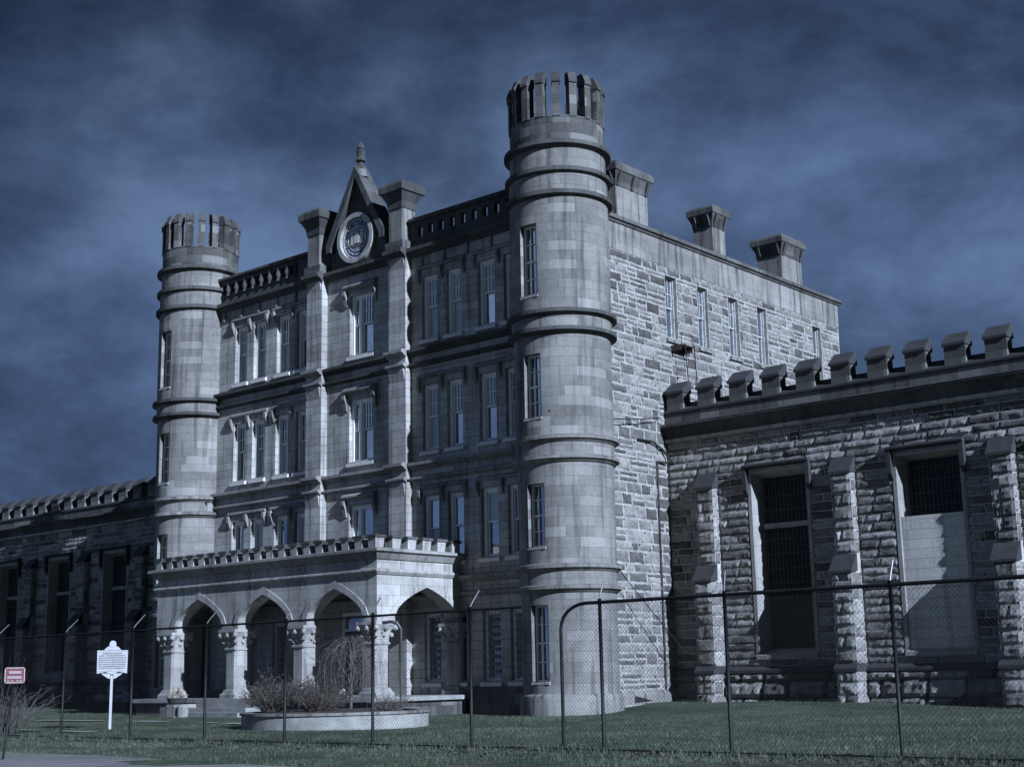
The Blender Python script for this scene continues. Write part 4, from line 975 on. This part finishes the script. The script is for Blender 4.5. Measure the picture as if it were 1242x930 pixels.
for i in range(110):
    a = rg.uniform(0, 6.28); r0 = rg.uniform(.1, .95); p = Vector((.1, -9.6, 2.1+rg.uniform(-.25, .15))); o_ = Vector((math.cos(a), math.sin(a), 0))
    tip = p+o_*r0; mb.tube([p, p+o_*r0*.5+Vector((0, 0, .22)), tip+Vector((0, 0, .0)), tip+o_*.1+Vector((rg.gauss(0, .06), rg.gauss(0, .06), -rg.uniform(.3, .7))), tip+o_*.12+Vector((rg.gauss(0, .1), rg.gauss(0, .1), -rg.uniform(.8, 1.5)))], .006, 3, .003, close=False)
mb.build('hanging_twigs', 'twigg', wt)
gx, gy = 1.35, -8.9
mb = MB(iden); mb.tube([(gx-.42, gy-.3, 2.78), (gx-.2, gy-.15, 2.80), (gx-.07, gy-.05, 2.74), (gx, gy, 2.58), (gx, gy, 1.7)], .045, 8); mb.tube([(gx, gy, 1.72), (gx, gy, .3)], .03, 8)
bp_ = thing('bent_pipe', 'thin metal pipe with a bent-over top beside the corner column', 'pipe'); mb.build('pipe', 'galv', bp_)
twig_shrub('bush', 'pale bare twiggy bush behind the fence at the far left edge', (-6.35, -16.3, .0), 1.15, 1.2, 80, 'twigg', None, 0, 8, .007)
rg = random.Random(12); mb = MB(iden)
for k in range(16):
    b0 = Vector((-6.2+rg.uniform(-.5, .5), -16.3, 0)); e = b0+Vector((rg.uniform(-.6, 1.3), rg.uniform(-.3, .3), rg.uniform(1.2, 2.4))); mb.tube([b0, b0.lerp(e, .5)+Vector((-.08, 0, .1)), e], .011, 4, .003, close=False)
mb.build('long_shoots', 'twig', bpy.data.objects['bush'])
# urn of flowers on a pedestal by the steps
UR = thing('flower_urn', 'stone urn of pale dried flowers on a low pedestal left of the steps', 'planter'); ux, uy = -13.0, -5.9
mb = MB(iden); mb.box(ux-.42, ux+.42, uy-.42, uy+.42, -.1, .42); mb.box(ux-.5, ux+.5, uy-.5, uy+.5, -.1, .1); mb.build('pedestal', 'band', UR)
mb = MB(iden); mb.lathe([(.2, .42), (.16, .47), (.3, .56), (.36, .68), (.38, .72), (.3, .72)], (ux, uy), 18); mb.build('urn', 'soot', UR)
mb = MB(iden); rg = random.Random(5)
for k in range(150):
    v = Vector((rg.gauss(0, 1), rg.gauss(0, 1), abs(rg.gauss(0, 1)))).normalized()*rg.uniform(.12, .36); c = Vector((ux, uy, .76))+v; v1 = Vector((rg.gauss(0, 1), rg.gauss(0, 1), rg.gauss(0, 1))).normalized()*.06; v2 = v1.orthogonal().normalized()*.045
    mb.face([c-v1, c+v2, c+v1, c-v2])
mb.build('flowers', 'flower', UR)

# ------------------------------------------------------------------ ground cover
rngn = np.random.default_rng(5)
def scatter(n, fn, name, mat, up=True, size=(.05, .11), wid=.006):
    X, Y = fn(n); Z = np.array([gz(x, y)+.035*noise.noise(Vector((x*.35, y*.35, 0)))+.02*noise.noise(Vector((x*1.3, y*1.3, 4))) for x, y in zip(X, Y)])
    n = len(X); a = rngn.uniform(0, 2*np.pi, n); hgt = rngn.uniform(*size, n); P = np.stack([X, Y, Z], 1)
    if up:
        wv = np.stack([np.cos(a), np.sin(a), 0*a], 1)*wid; tip = P+np.stack([rngn.normal(0, .35, n)*hgt, rngn.normal(0, .35, n)*hgt, hgt], 1)
        P[:, 2] -= .02; V = np.stack([P-wv, P+wv, tip], 1).reshape(-1, 3); F = np.arange(3*n).reshape(-1, 3)
    else:
        t1 = rngn.normal(0, 1, (n, 3)); t1[:, 2] *= .35; t1 /= np.linalg.norm(t1, axis=1)[:, None]; t2 = np.cross(t1, np.stack([0*a+.2*rngn.normal(0, 1, n), 0*a, 0*a+1], 1)); t2 /= np.linalg.norm(t2, axis=1)[:, None]
        P[:, 2] += .03+rngn.uniform(0, .03, n); s = hgt[:, None]; V = np.stack([P-t1*s, P-t2*s*.55, P+t1*s, P+t2*s*.55], 1).reshape(-1, 3); F = np.arange(4*n).reshape(-1, 4)
    me = bpy.data.meshes.new(name); me.from_pydata(V.tolist(), [], F.tolist()); me.materials.append(MT[mat]); o = bpy.data.objects.new(name, me); COL.objects.link(o); o['kind'] = 'stuff'; return o
m, t, b = newmat('grass_blades'); h = T(t); ob = h.n('ShaderNodeTexCoord').outputs['Object']
gc = h.mix(h.ramp(h.noise(ob, .55, 6, .65), [(.35, 0.), (.65, 1.)]), (.049, .069, .045, 1), (.085, .102, .066, 1)); gc = h.mix(h.ramp(h.noise(ob, 2.2, 6, .7), [(.52, 0.), (.66, .85)]), gc, (.19, .18, .135, 1))
gc = h.mul(gc, h.ramp(h.noise(ob, .22, 4, .6, .5), [(.35, .65), (.6, 1.15)]))
gc = h.mul(gc, h.ramp(h.noise(ob, 90, 2, .5), [(.3, .6), (.7, 1.4)]))
t.links.new(gc, b.inputs['Base Color']); b.inputs['Roughness'].default_value = .8; b.inputs['Specular IOR Level'].default_value = .2; MT['blades'] = m
def lawn_pts(n):
    x, y = rngn.uniform(-34, 26, n), rngn.uniform(-22.2, 5.4, n)
    d = np.hypot(x-29.5, y+36.6); k = rngn.random(n) < np.clip((24/d)**1.4, 0, 1)
    ok = k & ~((x > -17.1) & (x < -3.8) & (y > -6.6)) & ~(np.hypot(x-.15, y+10.2) < 2.85) & ~((y > -.4) & (x < .7)) & (np.abs(x-np.clip(x, -60, 60)) < 1)
    ok &= ~((x > -60) & (y > -2.2) & (x > -22.5) & (x < 2.4) & (y > -2.2) & (np.hypot(x-.25, y) < 1.8))
    cl = np.array([noise.noise(Vector((a*.9, b2*.9, 9))) for a, b2 in zip(x, y)]) > -.28
    return x[ok & cl], y[ok & cl]
scatter(330000, lawn_pts, 'grass', 'blades', True, (.03, .075), .007)
def leaf_pts(n):
    x = rngn.uniform(-12, 27, n); y = -17.9+rngn.normal(-.35, .8, n)*(1+.0*x)
    k = rngn.random(n) < np.clip((x+8)/20, .06, 1); return x[k], y[k]
scatter(5200, leaf_pts, 'leaf_litter', 'dryleaf', False, (.02, .05))
def tuft_pts(n):
    x = rngn.uniform(-14, 27, n); y = FY+rngn.normal(0, .16, n); k = np.array([noise.noise(Vector((a*1.1, 0, 2))) for a in x]) > -.05; return x[k], y[k]
scatter(9000, tuft_pts, 'weeds', 'blades', True, (.06, .17), .008)
